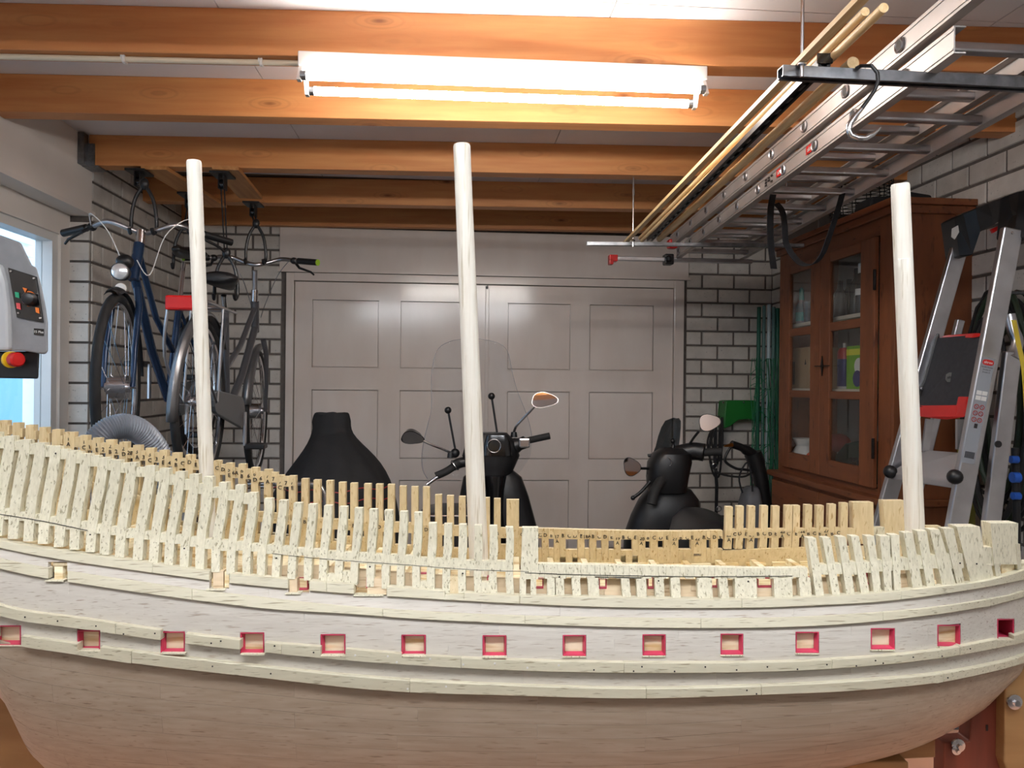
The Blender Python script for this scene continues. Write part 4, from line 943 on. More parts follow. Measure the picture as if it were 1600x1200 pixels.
# ================================================================== BICYCLES AND THEIR HOISTS
spoke_m = steel
def bike(name, label, loc, yaw, frame_m, front_yaw, rise, stem_h, wheelbase=1.10, R=.345, colour2=None, rack=True, lamp='front', saddle_h=.66, mud=None, reverse=False, hb_w=.30, lean=0.0):
    """bicycle with its front axle at loc; local +Y runs from front wheel to rear wheel"""
    t = thing(name, label, 'bicycle', loc); L0 = Vector(loc)
    ca, sa = math.cos(yaw), math.sin(yaw); sg = -1 if reverse else 1
    def Q(x, y, z): y = y*sg; x = x + lean*z; return L0 + Vector((x*ca - y*sa, x*sa + y*ca, z))
    cf, sf = math.cos(front_yaw), math.sin(front_yaw)
    def QF(x, y, z):                                     # steered parts, about the head axis y=.10
        yy = y - .12; return Q(x*cf - yy*sf, .12 + x*sf + yy*cf, z)
    def wheel(Fn, y0, z0, nm):
        c = Fn(0, y0, z0); ax = (Fn(1, y0, z0) - c).normalized()
        w = MB().torus(c, ax, R, .018, 48, 10).build('tyre', rubber, t, smooth=True)
        MB().torus(c, ax, R-.022, .010, 48, 6).build('rim', steel, t, smooth=True)
        hub = MB().cyl(c - ax*.045, c + ax*.045, .020, n=12).cyl(c - ax*.035, c - ax*.030, .032, n=12).cyl(c + ax*.030, c + ax*.035, .032, n=12)
        if nm == 'dyn': hub.cyl(c - ax*.034, c + ax*.034, .046, n=18)
        hub.cyl(c - ax*.065, c + ax*.065, .006, n=8); hub.build('hub', steel, t, smooth=True)
        e = Vector((0,0,1)); g = ax.cross(e).normalized()
        for k in range(20):
            a = 2*math.pi*k/20; b = a + (.5 if k % 2 else -.5); sd = (.03 if (k//2) % 2 else -.03)
            MB().tube([c + ax*sd + (e*math.cos(b)+g*math.sin(b))*.03, c + (e*math.cos(a)+g*math.sin(a))*(R-.025)], .0013, 4).build('spoke', spoke_m, t)
        return c
    wheel(QF, 0, 0, 'dyn'); wheel(Q, wheelbase, rise, 'rear')
    def T_(pts, r, nm, m, n=12): return MB().tube(pts, r, n).build(nm, m, t, smooth=True)
    # fork and stem
    hd0, hd1 = Q(0, .20, .44), Q(0, .26, .60)
    for s_ in (-1, 1): T_([QF(s_*.052, 0, 0), QF(s_*.052, .03, .14), QF(s_*.05, .12, .33), QF(s_*.035, .16, .40)], [.009,.011,.014,.015], 'fork_blade', frame_m)
    T_([hd0, hd1], .022, 'head_tube', frame_m); T_([hd1, Q(0, .31, stem_h-.04)], .0135, 'stem', alu); T_([Q(0,.27,.60), Q(0,.28,.66)], .019, 'stem_collar', steel)
    hbz = stem_h; cc = Q(0, .31, hbz)
    def HB(x, y, z): yy = y; return cc + (Q(0,0,0)-Q(0,0,0)) + Vector(((x*cf - yy*sf)*ca - (x*sf + yy*cf)*sg*sa, (x*cf - yy*sf)*sa + (x*sf + yy*cf)*sg*ca, z))
    W_ = hb_w
    bar_pts = [HB(-W_, .10, .0), HB(-W_*.72, .05, .012), HB(-W_*.45, -.02, .028), HB(-W_*.2, -.015, .005), HB(0, 0, -.01), HB(W_*.2, -.015, .005), HB(W_*.45, -.02, .028), HB(W_*.72, .05, .012), HB(W_, .10, .0)]
    MB().tube(smooth_path(bar_pts, 4), .0112, 10).build('handlebar', alu, t, smooth=True)
    for s_ in (-1, 1):
        g0, g1 = HB(s_*W_*.78, .06, .010), HB(s_*W_*1.14, .135, -.006); T_([g0, g1], .0165, 'grip', black_pl)
        if colour2: T_([g1, lerp(g0, g1, 1.03)], .0168, 'grip_end', colour2)
        b0 = HB(s_*W_*.70, .045, .012); lv = MB().ball(b0, (.02,.02,.018)).tube([b0, HB(s_*W_*.78, -.0, -.018), HB(s_*W_*1.0, .05, -.045), HB(s_*W_*1.06, .07, -.062)], [.009,.007,.006,.005], 8); lv.build('brake_lever', black_pl, t, smooth=True)
        cbp = [HB(s_*W_*.70, .03, .015), HB(s_*W_*.62, -.08, .045), HB(s_*W_*.35, -.13, -.04), HB(s_*W_*.14, -.10, -.20), Q(s_*.02, .18, .52)]
        MB().tube(smooth_path(cbp, 5), .0021, 6).build('brake_cable', white_plastic if lamp == 'front' else galv, t, smooth=True)
    # frame
    bb = Q(0, wheelbase-.46, -.06+rise); st = Q(0, wheelbase-.30, .44+rise*.6); ra = Q(0, wheelbase, rise)
    T_([lerp(hd0, hd1, .15), lerp(hd0, bb, .5) + Vector((0,0,-.03)), bb], .019, 'down_tube', frame_m)
    T_([lerp(hd0, hd1, .8), lerp(hd1, bb, .55) + Vector((0,0,.07)), lerp(bb, st, .45)], .014, 'top_tube', frame_m)
    T_([bb, st], .016, 'seat_tube', frame_m)
    for s_ in (-1, 1):
        o = (Q(s_*.06,0,0)-Q(0,0,0)); T_([bb, ra + o], .009, 'chain_stay', frame_m); T_([lerp(bb, st, .9), ra + o], .008, 'seat_stay', frame_m)
    T_([st, Q(0, wheelbase-.25, saddle_h-.05+rise)], .0125, 'seat_post', steel)
    sc = Q(0, wheelbase-.24, saddle_h+rise)
    sm = MB(); secs = [(-.15,.022,.018),(-.08,.030,.022),(0,.055,.028),(.06,.085,.034),(.11,.095,.036),(.135,.06,.02)]
    vs = []; n_ = 14
    for (yy, w, h) in secs:
        for k in range(n_):
            a = 2*math.pi*k/n_; vs.append(sc + Vector(((math.cos(a)*w)*ca - yy*sg*sa, (math.cos(a)*w)*sa + yy*sg*ca, math.sin(a)*h*(1 if math.sin(a) > 0 else .8) + (.012 if yy > .05 else 0))))
    fs = [tuple(range(n_))[::-1], tuple((len(secs)-1)*n_+k for k in range(n_))]
    for i in range(len(secs)-1):
        for k in range(n_): fs.append((i*n_+k, i*n_+(k+1)%n_, (i+1)*n_+(k+1)%n_, (i+1)*n_+k))
    sm.add(vs, fs); sm.build('saddle', black_pl, t, smooth=True, sub=1)
    # mudguards
    mud = mud or black_pl
    def guard(Fn, y0, z0, a0, a1, w=.026):
        m = MB(); vs = []; n = 18; RR = R+.032
        for i in range(n+1):
            a = a0 + (a1-a0)*i/n
            for x, dr in ((-w, -.012), (-w*.6, .004), (0, .010), (w*.6, .004), (w, -.012)):
                vs.append(Fn(x, y0 + math.sin(a)*(RR+dr), z0 + math.cos(a)*(RR+dr)))
        fs = [(i*5+k, i*5+k+1, i*5+k+6, i*5+k+5) for i in range(n) for k in range(4)]
        m.add(vs, fs); o = m.build('mudguard', mud, t, smooth=True); so = o.modifiers.new('th', 'SOLIDIFY'); so.thickness = .002; return o
    guard(QF, 0, 0, -.35, 1.45); guard(Q, wheelbase, rise, -.9, 1.75, .022)
    # chain case, crank, pedals
    cs = MB(); o = (Q(.05,0,0)-Q(0,0,0)); u = (ra-bb).normalized(); vv = Vector((0,0,1)); pts = []
    for k in range(9): a = math.pi/2 + math.pi*k/8; pts.append(bb + o + u*math.cos(a)*.075 + vv*math.sin(a)*.075)
    for k in range(7): a = -math.pi/2 + math.pi*k/6; pts.append(ra + o + u*math.cos(a)*.05 + vv*math.sin(a)*.05)
    cs.prism(pts, (Q(.02,0,0)-Q(0,0,0))).build('chain_case', mat('grey_case', (74,78,82), .35), t, bevel=.004)
    for s_ in (-1, 1):
        o = (Q(s_*.085,0,0)-Q(0,0,0)); e = bb + o + Vector((0,0,-.165*s_)) ; MB().bar(bb+o, e, .012, .022, up=(0,1,0)).build('crank', alu, t, bevel=.003)
        pd = e + (Q(s_*.055,0,0)-Q(0,0,0)); MB().bar(pd - (Q(.045,0,0)-Q(0,0,0)), pd + (Q(.045,0,0)-Q(0,0,0)), .085, .026).build('pedal', black_pl, t, bevel=.006)
    if rack:
        top = .40 + rise
        for s_ in (-1, 1):
            MB().tube(smooth_path([Q(s_*.06, wheelbase-.25, top), Q(s_*.065, wheelbase+.05, top), Q(s_*.065, wheelbase+.28, top), Q(s_*.06, wheelbase+.31, top-.03), Q(s_*.07, wheelbase+.27, top-.22), Q(s_*.07, wheelbase+.02, rise)], 4), .0065, 8).build('rack_tube', alu, t, smooth=True)
            MB().tube([Q(s_*.065, wheelbase, top), Q(s_*.07, wheelbase, rise)], .005, 6).build('rack_stay', alu, t, smooth=True)
        for yy in (-.15, 0, .15, .28): MB().tube([Q(-.065, wheelbase+yy, top), Q(.065, wheelbase+yy, top)], .005, 6).build('rack_rung', alu, t, smooth=True)
        MB().box((-.060,-.022,-.028), (.060,.022,.028)).build('rear_reflector', red_pl, t, bevel=.008).location = Q(0, wheelbase+.33, top-.015) - L0
    if lamp == 'front':
        c = QF(0, .04, .45); dr = (QF(0, -1, 0) - QF(0, 0, 0)).normalized()
        MB().lathe(c, [(.012,-.05),(.03,-.03),(.036,.02),(.034,.03)], 20, dr).build('lamp_shell', black_pl, t, smooth=True)
        MB().lathe(c + dr*.031, [(.031,0),(.028,.006),(.012,.009)], 20, dr).build('lamp_lens', mat('lamp_lens', (236,240,244), .1, .6), t, smooth=True)
        MB().lathe(QF(0,.03,.385), [(.022,0),(.020,.006)], 16, dr).build('white_reflector', white_plastic, t, smooth=True)
        MB().ball(QF(0, .10, .50), (.035,.03,.03)).build('head_cover', black_pl, t, smooth=True)
    return t, Q
blue_fr = mat('dark_blue_paint', (34,54,82), .25, .3); silver_fr = mat('silver_grey_paint', (128,128,130), .3, .7); dark_fr = mat('dark_grey_paint', (104,104,108), .3, .5)
locA = PY(176, 605, 3.08)
bA, QA = bike('bicycle', 'dark blue bicycle with white brake cables, hung nearest the window, its round lamp in front', locA, .03, blue_fr, .16, 0.0, .665, hb_w=.30, rack=False)
green_end = mat('lime_rubber', (150,190,50), .5)
# second bicycle: rear wheel to the viewer
locB = PY(402, 642, 4.50)
bB, QB = bike('bicycle', 'silver grey bicycle with red rear reflector and carrier, hung behind the left mast', locB, .035, dark_fr, -.06, .08, .80, wheelbase=1.15, colour2=green_end, lamp='x', mud=silver_fr, saddle_h=.53, reverse=True, hb_w=.29, lean=.06)
# saddle bag / frame battery clutter of the rear bicycle
# hoists on boards under the joists
def hoist_board(label, p0, p1, z, w):
    a, b = PZ(*p0, z), PZ(*p1, z); a.x = (a.x+b.x)/2*1.0 if False else a.x
    bd = MB().bar(a, b, w, .018); return tag(bd.build('hoist_board', mat('board_pine', (206,146,88), .5, scale=(30,2,30), c2=(184,120,64), nscale=1.2), None), label, 'board', ), a, b
bd1, h1a, h1b = hoist_board('left pine mounting board screwed under the joists, carrying the hoist of the blue bicycle', (240,262), (338,322), ZJ-.010, .12)
bd2, h2a, h2b = hoist_board('right pine mounting board screwed under the joists, carrying the hoist of the silver bicycle', (352,262), (392,308), ZJ-.010, .12)
def hoist(label, top, hook, rope=False):
    t = thing('bicycle_hoist', label, 'hoist', top)
    MB().box((top.x-.045, top.y-.06, top.z-.010), (top.x+.045, top.y+.06, top.z)).build('hoist_plate', black_pl, t)
    MB().box((top.x-.014, top.y-.03, top.z-.075), (top.x-.010, top.y+.03, top.z-.010)).box((top.x+.010, top.y-.03, top.z-.075), (top.x+.014, top.y+.03, top.z-.010)).build('pulley_cheek', black_pl, t)
    MB().cyl((top.x-.009, top.y, top.z-.05), (top.x+.009, top.y, top.z-.05), .024, n=18).build('pulley', black_gloss, t, smooth=True)
    hz = hook.z + .20
    for s_ in (-1, 1): MB().tube([(top.x+s_*.008, top.y, top.z-.06), (lerp(top.x, hook.x, .9)+s_*.006, lerp(top.y, hook.y, .9), hz)], .003 if rope else .004, 6).build('rope', web, t)
    c = Vector((hook.x, hook.y, hz)); MB().ball(c, (.020,.016,.026)).build('lower_block', black_pl, t, smooth=True)
    for s_ in (-1, 1):
        MB().tube(smooth_path([c, c + Vector((s_*.035,0,-.06)), c + Vector((s_*.05,0,-.13)), c + Vector((s_*.052,0,-.19)), c + Vector((s_*.048,-.02,-.215)), c + Vector((s_*.046,-.035,-.195))], 4), .008, 8).build('hook_arm', black_pl, t, smooth=True)
hoist('near hoist of the blue bicycle, hooked on its handlebar', PZ(218, 268, ZJ-.02), QA(0, .31, .665))
hoist('far hoist of the blue bicycle, behind the left mast', PZ(296, 304, ZJ-.02), QA(0, .86, .60))
hoist('near hoist of the silver bicycle, hooked at its saddle on two ropes', PZ(348, 272, ZJ-.02), QB(0, .86, .56), True)
hoist('far hoist of the silver bicycle, hooked on its handlebar', PZ(396, 318, ZJ-.02), QB(0, .31, .81))
# ================================================================== HOSE AND SANDING MACHINE (LEFT)
hp = [P(x, y, d) for x, y, d in ((128,800,2.15),(138,740,2.15),(148,700,2.15),(160,679,2.15),(180,668,2.17),(203,667,2.2),(226,680,2.24),(246,706,2.28),(262,745,2.3),(272,800,2.32))]
hp = [Vector((hp[0].x, hp[0].y, .012))] + hp + [Vector((hp[-1].x, hp[-1].y, .012))]
sp_ = smooth_path(hp[1:-1], 14); low1 = [lerp(hp[0], hp[1], k/30) for k in range(30)]; low2 = [lerp(hp[-2], hp[-1], k/30) for k in range(1, 31)]
full = low1 + sp_ + low2; rr = [.033 + (.0035 if i % 2 else 0) for i in range(len(full))]
tag(MB().tube(full, rr, 22).build('duct_hose', mat('grey_hose', (136,142,152), .35, c2=(120,126,136), nscale=8), None, smooth=True), 'grey corrugated dust extraction hose arching up behind the ship model', 'hose')
dM = 1.75
mc = thing('sanding_machine', 'grey workshop machine with black control panel and red stop button by the window', 'machine', c2w((-60-800)/F*dM, dM, -H))
gm = mat('machine_grey', (136,136,138), .45, c2=(128,128,130), nscale=30, bump=.1, bscale=200); gm2 = mat('machine_light_grey', (186,188,190), .4)
def mp(px, py, dd=0): return P(px, py, dM+dd)
# housing: side profile swept in depth, control face slightly angled
prof = [(-160,352),(0,367),(33,379),(50,414),(57,418),(66,452),(72,482),(75,505),(75,550),(70,554),(40,549),(-160,549)]
MB().prism([mp(x, y) for x, y in prof], (P(66,500,1)-EYE).normalized()*.30).build('machine_housing', gm, mc, bevel=.008)
MB().prism([mp(x, y, -.012) for x, y in [(-160,400),(0,412),(8,440),(13,480),(14,548),(-160,548)]], FWD*.02).build('belt_cover', gm2, mc, bevel=.008)
MB().prism([mp(x, y, .02) for x, y in [(-160,549),(62,549),(60,592),(0,591),(-160,588)]], (P(56,560,1)-EYE).normalized()*.22).build('switch_box', black_pl, mc, bevel=.004)
MB().prism([mp(x, y, -.005) for x, y in [(12,418),(56,432),(67,504),(26,496)]], FWD*.006).build('control_panel', black_gloss, mc, bevel=.001)
kc = mp(48, 468, -.005); MB().lathe(kc, [(.0155,0),(.0155,.012),(.012,.022),(.006,.024)], 20, -FWD + RGT*.25).build('speed_knob', black_pl, mc, smooth=True)
MB().torus(mp(45, 467, -.006), FWD, .016, .0016, 24, 5, -.2, 3.3).build('speed_scale', mat('orange_print', (232,120,40), .5), mc)
MB().prism([mp(x, y, -.008) for x, y in [(35,449),(42,451),(39,457)]], FWD*.002).build('panel_triangle', MATS['orange_print'], mc)
MB().prism([mp(x, y, -.008) for x, y in [(23,456),(29,457),(30,466),(24,464)]], FWD*.002).build('start_symbol', mat('green_print', (40,150,110), .5), mc)
MB().prism([mp(x, y, -.008) for x, y in [(25,473),(31,474),(32,484),(26,482)]], FWD*.002).build('stop_symbol', mat('pink_print', (230,90,90), .5), mc)
MB().prism([mp(x, y, -.008) for x, y in [(55,480),(60,481),(61,490),(56,488)]], FWD*.002).build('rate_symbol', MATS['orange_print'], mc)
for px, py in ((17,424),(53,435),(29,489),(63,497)): MB().lathe(mp(px, py, -.006), [(.003,0),(.002,.002)], 10, -FWD).build('panel_screw', steel, mc)
pt_ = MB().prism([mp(x, y, -.002) for x, y in [(53,513),(68,514),(68,525),(53,523)]], FWD*.003).build('type_plate', black_gloss, mc)
m = MB(); text_mb(m, '15 Plus', .0078, mp(60.5, 518.7, -.0035), RGT, Vector((0,0,1)), -.05); m.build('lettering', white_plastic, pt_)
sc_ = mp(17, 562, .0); MB().lathe(sc_, [(.019,-.004),(.019,.004)], 24, RGT - FWD*.6).build('stop_collar', mat('yellow_plastic', (232,190,30), .4), mc, smooth=True)
MB().lathe(sc_, [(.012,.004),(.012,.012),(.0165,.014),(.0165,.030),(.013,.034)], 24, RGT - FWD*.6).build('stop_button', red_pl, mc, smooth=True)
a = mp(-150, 590, .05); b = mp(-60, 590, .20)
MB().prism([mp(x, 588, .04) for x in (-155, -70)] + [mp(-70, 588, .24), mp(-155, 588, .24)], Vector((0,0,-(mp(-100,588).z-.06)))).build('machine_column', gm, mc, bevel=.01)
c = mp(-112, 588, .14); MB().box((c.x-.25, c.y-.2, 0), (c.x+.2, c.y+.2, .06)).build('machine_base', gm, mc, bevel=.01)
# ================================================================== SCOOTERS
def capsule(pts, r, n=14): return MB().tube(smooth_path([Vector(p) for p in pts], 4), r, n)
def ellipse_loft(rings, n=24):
    """rings: (centre, half-width vector, half-depth vector)"""
    vs = []; fs = []
    for c, u, v in rings:
        vs += [Vector(c) + Vector(u)*math.copysign(abs(math.cos(a))**.8, math.cos(a)) + Vector(v)*math.copysign(abs(math.sin(a))**.8, math.sin(a)) for a in [2*math.pi*k/n for k in range(n)]]
    for i in range(len(rings)-1):
        for k in range(n): fs.append((i*n+k, i*n+(k+1)%n, (i+1)*n+(k+1)%n, (i+1)*n+k))
    fs += [tuple(range(n))[::-1], tuple((len(rings)-1)*n+k for k in range(n))]
    return MB().add(vs, fs)
def px_loft(rows, d, depth, n=24):                      # rows (pxl, pxr, py[, depth factor])
    rg = []
    for r in rows:
        c = P((r[0]+r[1])/2, r[2], d); u = P(r[1], r[2], d) - c; rg.append((c, u, FWD*depth*(r[3] if len(r) > 3 else 1)))
    return ellipse_loft(rg, n)
mirror_glass = mat('mirror_glass', (235,235,238), .03, 1.0)
def floor_pt(px, d): v = P(px, 600, d); return Vector((v.x, v.y, 0))
sd = 3.85
sc1 = thing('scooter', 'black motor scooter with tall clear windscreen and two mirrors, standing before the garage door', 'scooter', floor_pt(775, sd))
px_loft([(716,838,1010,.5),(712,848,900,.7),(717,838,820,.8),(718,826,775,.8),(724,815,745,.7),(738,800,733,.4)], sd, .10).build('leg_shield', black_pl, sc1, smooth=True)
px_loft([(756,790,1015,.6),(752,792,850),(757,786,800),(758,788,765),(752,792,742)], sd-.06, .07).build('shield_spine', black_gloss, sc1, smooth=True)
px_loft([(744,788,755,.6),(738,802,735),(722,812,712),(728,806,690),(742,792,676,.6)], sd, .09).build('headset', black_pl, sc1, smooth=True)
o = px_loft([(754,800,712,1),(757,797,690,1),(760,793,680,.7)], sd-.085, .02).build('dashboard', black_gloss, sc1, smooth=True)
MB().torus(P(772, 697, sd-.11), FWD, .032, .003, 24, 6).build('dial_ring', steel, sc1)
capsule([P(748,722,sd), P(724,722,sd-.01), P(708,728,sd-.03)], .026).build('bar_cover', black_pl, sc1, smooth=True); capsule([P(790,702,sd), P(812,694,sd-.01), P(822,690,sd-.02)], [.04]*4+[.032]*4+[.024]).build('bar_cover', black_pl, sc1, smooth=True)
capsule([P(718,722,sd-.03), P(700,735,sd-.05), P(681,744,sd-.06)], .019).build('grip', rubber, sc1, smooth=True); capsule([P(822,689,sd-.02), P(840,685,sd-.03), P(859,681,sd-.04)], .017).build('grip', rubber, sc1, smooth=True)
capsule([P(684,745,sd-.07), P(674,752,sd-.075), P(667,757,sd-.08)], .009).build('brake_lever', steel, sc1, smooth=True); MB().torus(P(711,727,sd-.05), (P(700,735,sd)-P(718,722,sd)), .027, .004, 20, 6).build('grip_ring', steel, sc1, smooth=True)
MB().box((-.028,-.02,-.024), (.028,.02,.024)).build('switch_pod', steel, sc1, bevel=.008).location = P(819,692,sd-.05) - wl(sc1)
def mirror_obj(root, px, py, rx, ry, d, tilt, stem, shell=black_gloss, face=mirror_glass, yawm=0.0, pit=0.0):
    c = P(px, py, d); sx, sz = rx*d/F, ry*d/F; ct, st = math.cos(tilt), math.sin(tilt)
    nrm = (-FWD + RGT*yawm + UP*pit).normalized(); ux = (RGT - nrm*RGT.dot(nrm)).normalized(); uz = nrm.cross(ux); uz = uz if uz.z > 0 else -uz
    U = ux*ct + uz*st; V = uz*ct - ux*st; n = 32
    def shp(a): r = 1 + .10*math.cos(3*a+.4); return math.cos(a)*r, math.sin(a)*r
    rim = [c + U*sx*x + V*sz*y for x, y in (shp(2*math.pi*k/n) for k in range(n))]; bk = [c + (p-c)*.72 - nrm*.030 for p in rim]
    MB().add(rim + bk, [tuple(range(n, 2*n))] + [(i, (i+1)%n, (i+1)%n+n, i+n) for i in range(n)] + [tuple(range(n))[::-1]]).build('mirror_shell', shell, root, smooth=True)
    f_ = [c + (p-c)*.93 + nrm*.0015 for p in rim]; MB().add(f_, [tuple(range(n))]).build('mirror_face', face, root)
    capsule([P(x, y, dd) for x, y, dd in stem], .0065, 8).build('mirror_stem', steel if shell is not black_pl else black_pl, root, smooth=True)
    MB().tube([P(*stem[-1]), P(stem[-1][0], stem[-1][1]+8, stem[-1][2])], [.014,.018], 12).build('stem_boot', black_pl, root, smooth=True)
mirror_obj(sc1, 644, 684.5, 18, 14, sd-.08, -.25, [(660,688,sd-.06),(672,694,sd-.05),(690,701,sd-.03),(704,707,sd)], face=mirror_glass, yawm=.1, pit=-.85)
mirror_obj(sc1, 850, 625, 21, 12.5, sd-.08, .0, [(836,634,sd-.06),(826,645,sd-.05),(808,664,sd-.02),(803,675,sd)], shell=steel, yawm=-.18, pit=.26)
for (bx, by, ax, ay) in ((700,641,712,706),(768,619,777,678)):
    tag_ = MB().tube([P(bx, by, sd+.05), P(ax, ay, sd+.02)], .0055, 8).build('screen_rod', black_pl, sc1, smooth=True); MB().ball(P(bx, by, sd+.05), .018, 14, 10).build('screen_ball', black_pl, sc1, smooth=True)
MB().ball(P(711,708,sd+.01), .024, 12, 8).build('rod_base', black_pl, sc1, smooth=True)
# clear screen: thin bent sheet
gl = thin_glass('screen_clear', (250,251,252), .02)
def sheet(root, outline_rows, d, bow, m, name='windscreen', th=.003, lean=0.0):
    vs = []; n = 12; R_ = outline_rows
    for (l, r, y) in R_:
        for k in range(n+1):
            t = k/n; px = lerp(l, r, t); vs.append(P(px, y, d + bow*(1-(2*t-1)**2) - lean*(R_[-1][2]-y)/F*d))
    fs = [(i*(n+1)+k, i*(n+1)+k+1, (i+1)*(n+1)+k+1, (i+1)*(n+1)+k) for i in range(len(R_)-1) for k in range(n)]
    o = MB().add(vs, fs).build(name, m, root, smooth=True); s_ = o.modifiers.new('th', 'SOLIDIFY'); s_.thickness = th
    return o
sheet(sc1, [(708,764,532),(690,786,540),(680,795,555),(675,800,580),(674,808,610),(674,820,640),(668,828,665),(662,832,690),(659,828,715),(661,815,735),(668,800,748)], sd+.08, .05, gl)
m = MB(); path = [P(x, y, sd+.08 + .0) for x, y in ((708,532),(690,540),(680,555),(675,580),(674,610),(674,640),(668,665),(662,690),(659,715),(661,735),(668,748))]
m.tube(smooth_path(path, 3), .0022, 6); m.build('screen_edge', mat('screen_edge', (150,146,148), .2), sc1, smooth=True)
MB().tube(smooth_path([P(x, y, sd+.08) for x, y in ((708,532),(735,529),(764,532),(786,540),(795,555),(800,580),(808,610),(820,640),(828,665),(832,690))], 3), .0016, 6).build('screen_edge', MATS['screen_edge'], sc1, smooth=True)
px_loft([(660,745,900,1),(655,748,840,1.1),(652,742,812,1.1),(658,738,797,.9),(668,730,793,.5)], sd-.6, .22).build('seat', black_pl, sc1, smooth=True)
MB().tube([P(650,806,sd-.62-.2), P(744,806,sd-.82)], .003, 6).build('seat_trim', steel, sc1)
for z, nm in ((.22, 'wheel'),):
    for px, dd in ((778, .30), (700, -.75)):
        c = floor_pt(px, sd+dd); c.z = .24; MB().torus(c, RGT, .19, .05, 32, 10).cyl(c - RGT*.04, c + RGT*.04, .13, n=20).build('scooter_wheel', rubber, sc1, smooth=True)
px_loft([(668,742,960,1),(662,748,900,1.1),(660,745,850,1)], sd-.62, .30).build('rear_body', black_gloss, sc1, smooth=True)
px_loft([(690,800,1010,1),(690,800,985,1)], sd-.3, .40).build('footboard', black_pl, sc1, smooth=True)
# covered scooter
cvd = 3.8; cov = thing('covered_scooter', 'motor scooter hidden under a black fabric cover with red piping, left of the uncovered scooter', 'scooter', floor_pt(520, cvd))
rows_ = [(418,630,930),(420,628,860),(422,622,805),(432,615,765),(452,602,735),(468,584,712),(482,562,692),(488,549,676),(489,547,666),(488,548,658),(490,547,650),(492,546,646.5),(496,542,645)]
n = 40; vs = []; rnd = random.Random(3)
for i, (l, r, y) in enumerate(rows_):
    c = P((l+r)/2, y, cvd); u = (r-l)/2/F*cvd; dp = .34 if i < 4 else lerp(.32, .05, min((i-3)/4, 1))
    for k in range(n):
        a = 2*math.pi*k/n; fold = 1 + (.04*math.sin(a*9 + i*.15) + .03*math.sin(a*5+1.3+i*.9))*(1 if i < 7 else .9)
        vs.append(c + RGT*math.cos(a)*u*fold + FWD*math.sin(a)*dp*fold + Vector((0,0,.008*math.sin(a*4+i*1.7) if i > 6 else 0)))
fs = [(i*n+k, i*n+(k+1)%n, (i+1)*n+(k+1)%n, (i+1)*n+k) for i in range(len(rows_)-1) for k in range(n)] + [tuple((len(rows_)-1)*n+k for k in range(n)), tuple(range(n))[::-1]]
MB().add(vs, fs).build('cover', cloth_black, cov, smooth=True, sub=1)
rp = mat('red_piping', (150,24,30), .5)
for y0, a0, a1, dy in ((752, 3.3, 5.9, 6), (768, 3.4, 6.0, 5)):
    pts = [];
    for k in range(30):
        a = lerp(a0, a1, k/29); c = P(523, y0, cvd); pts.append(c + RGT*math.cos(a)*.325*1.0 + FWD*math.sin(a)*.355 + Vector((0,0,.008*math.sin(k*.9))))
    MB().tube(pts, .003, 6).build('piping', rp, cov, smooth=True)
MB().tube(smooth_path([P(x, y, cvd-.42) for x, y in ((385,756),(430,756),(480,756),(496,758),(505,766),(508,782),(508,830))], 4), .011, 10).build('crash_bar', steel, cov, smooth=True)
MB().tube([P(388,757,cvd-.42), P(388,757,cvd+.0), P(440,760,cvd+.0)], .009, 8).build('crash_bar', steel, cov, smooth=True)
for px, dd in ((520, .15), (560, -.15)):
    c = floor_pt(px, cvd+dd); c.z = .22; MB().torus(c, RGT, .17, .05, 28, 8).build('scooter_wheel', rubber, cov, smooth=True)
# scooter 2, right
s2 = 3.9; sc2 = thing('scooter', 'black motor scooter with small smoked windscreen, standing right before the brick pier', 'scooter', floor_pt(1045, s2))
px_loft([(975,1075,1010,.6),(972,1082,900,.8),(975,1090,835,.9),(986,1092,805,.9),(998,1091,780,.8),(1010,1080,765,.6),(1020,1060,757,.4)], s2, .12).build('leg_shield', black_pl, sc2, smooth=True)
px_loft([(1012,1072,768,.8),(1010,1075,745),(1012,1080,722),(1020,1078,708,.9),(1032,1066,700,.5)], s2-.02, .10).build('headset', black_pl, sc2, smooth=True)
capsule([P(1058,710,s2), P(1082,705,s2-.02), P(1100,707,s2-.04)], .045).build('bar_cover', black_pl, sc2, smooth=True); capsule([P(1100,707,s2-.04), P(1116,706,s2-.05), P(1128,706,s2-.06)], .020).build('grip', rubber, sc2, smooth=True)
capsule([P(1038,745,s2-.08), P(1024,765,s2-.14), P(1018,788,s2-.16)], .026).build('grip', rubber, sc2, smooth=True); capsule([P(1016,752,s2-.1), P(1002,768,s2-.1), P(989,778,s2-.1)], .0085).build('brake_lever', black_pl, sc2, smooth=True); MB().ball(P(989,778,s2-.1), .012).build('lever_tip', black_pl, sc2, smooth=True)
mirror_obj(sc2, 987, 729.5, 14, 15, s2-.12, .2, [(1001,732,s2-.1),(1010,732,s2-.06),(1016,733,s2-.03)], shell=black_pl, yawm=.15, pit=.42)
mirror_obj(sc2, 1108, 660, 17, 14, s2-.12, .2, [(1092,674,s2-.1),(1084,684,s2-.08),(1076,696,s2-.02)], shell=black_pl, yawm=-.2, pit=.38)
smoke = thin_glass('smoked_screen', (150,156,160), .05)
sheet(sc2, [(1052,1060,653.5),(1040,1063,658),(1034,1063,668),(1029,1062,682),(1025,1060,698),(1020,1058,710),(1012,1050,722)], s2+.10, .03, smoke, lean=.0)
capsule([P(1047,712,s2-.02), P(1052,698,s2), P(1051,690,s2)], .007, 8).build('screen_clamp', black_pl, sc2, smooth=True); MB().ball(P(1051,689,s2), .012).build('clamp_knob', black_pl, sc2, smooth=True)
MB().cyl(P(1012,712,s2), P(1040,708,s2), .008, n=8).build('screen_strut', black_pl, sc2, smooth=True)
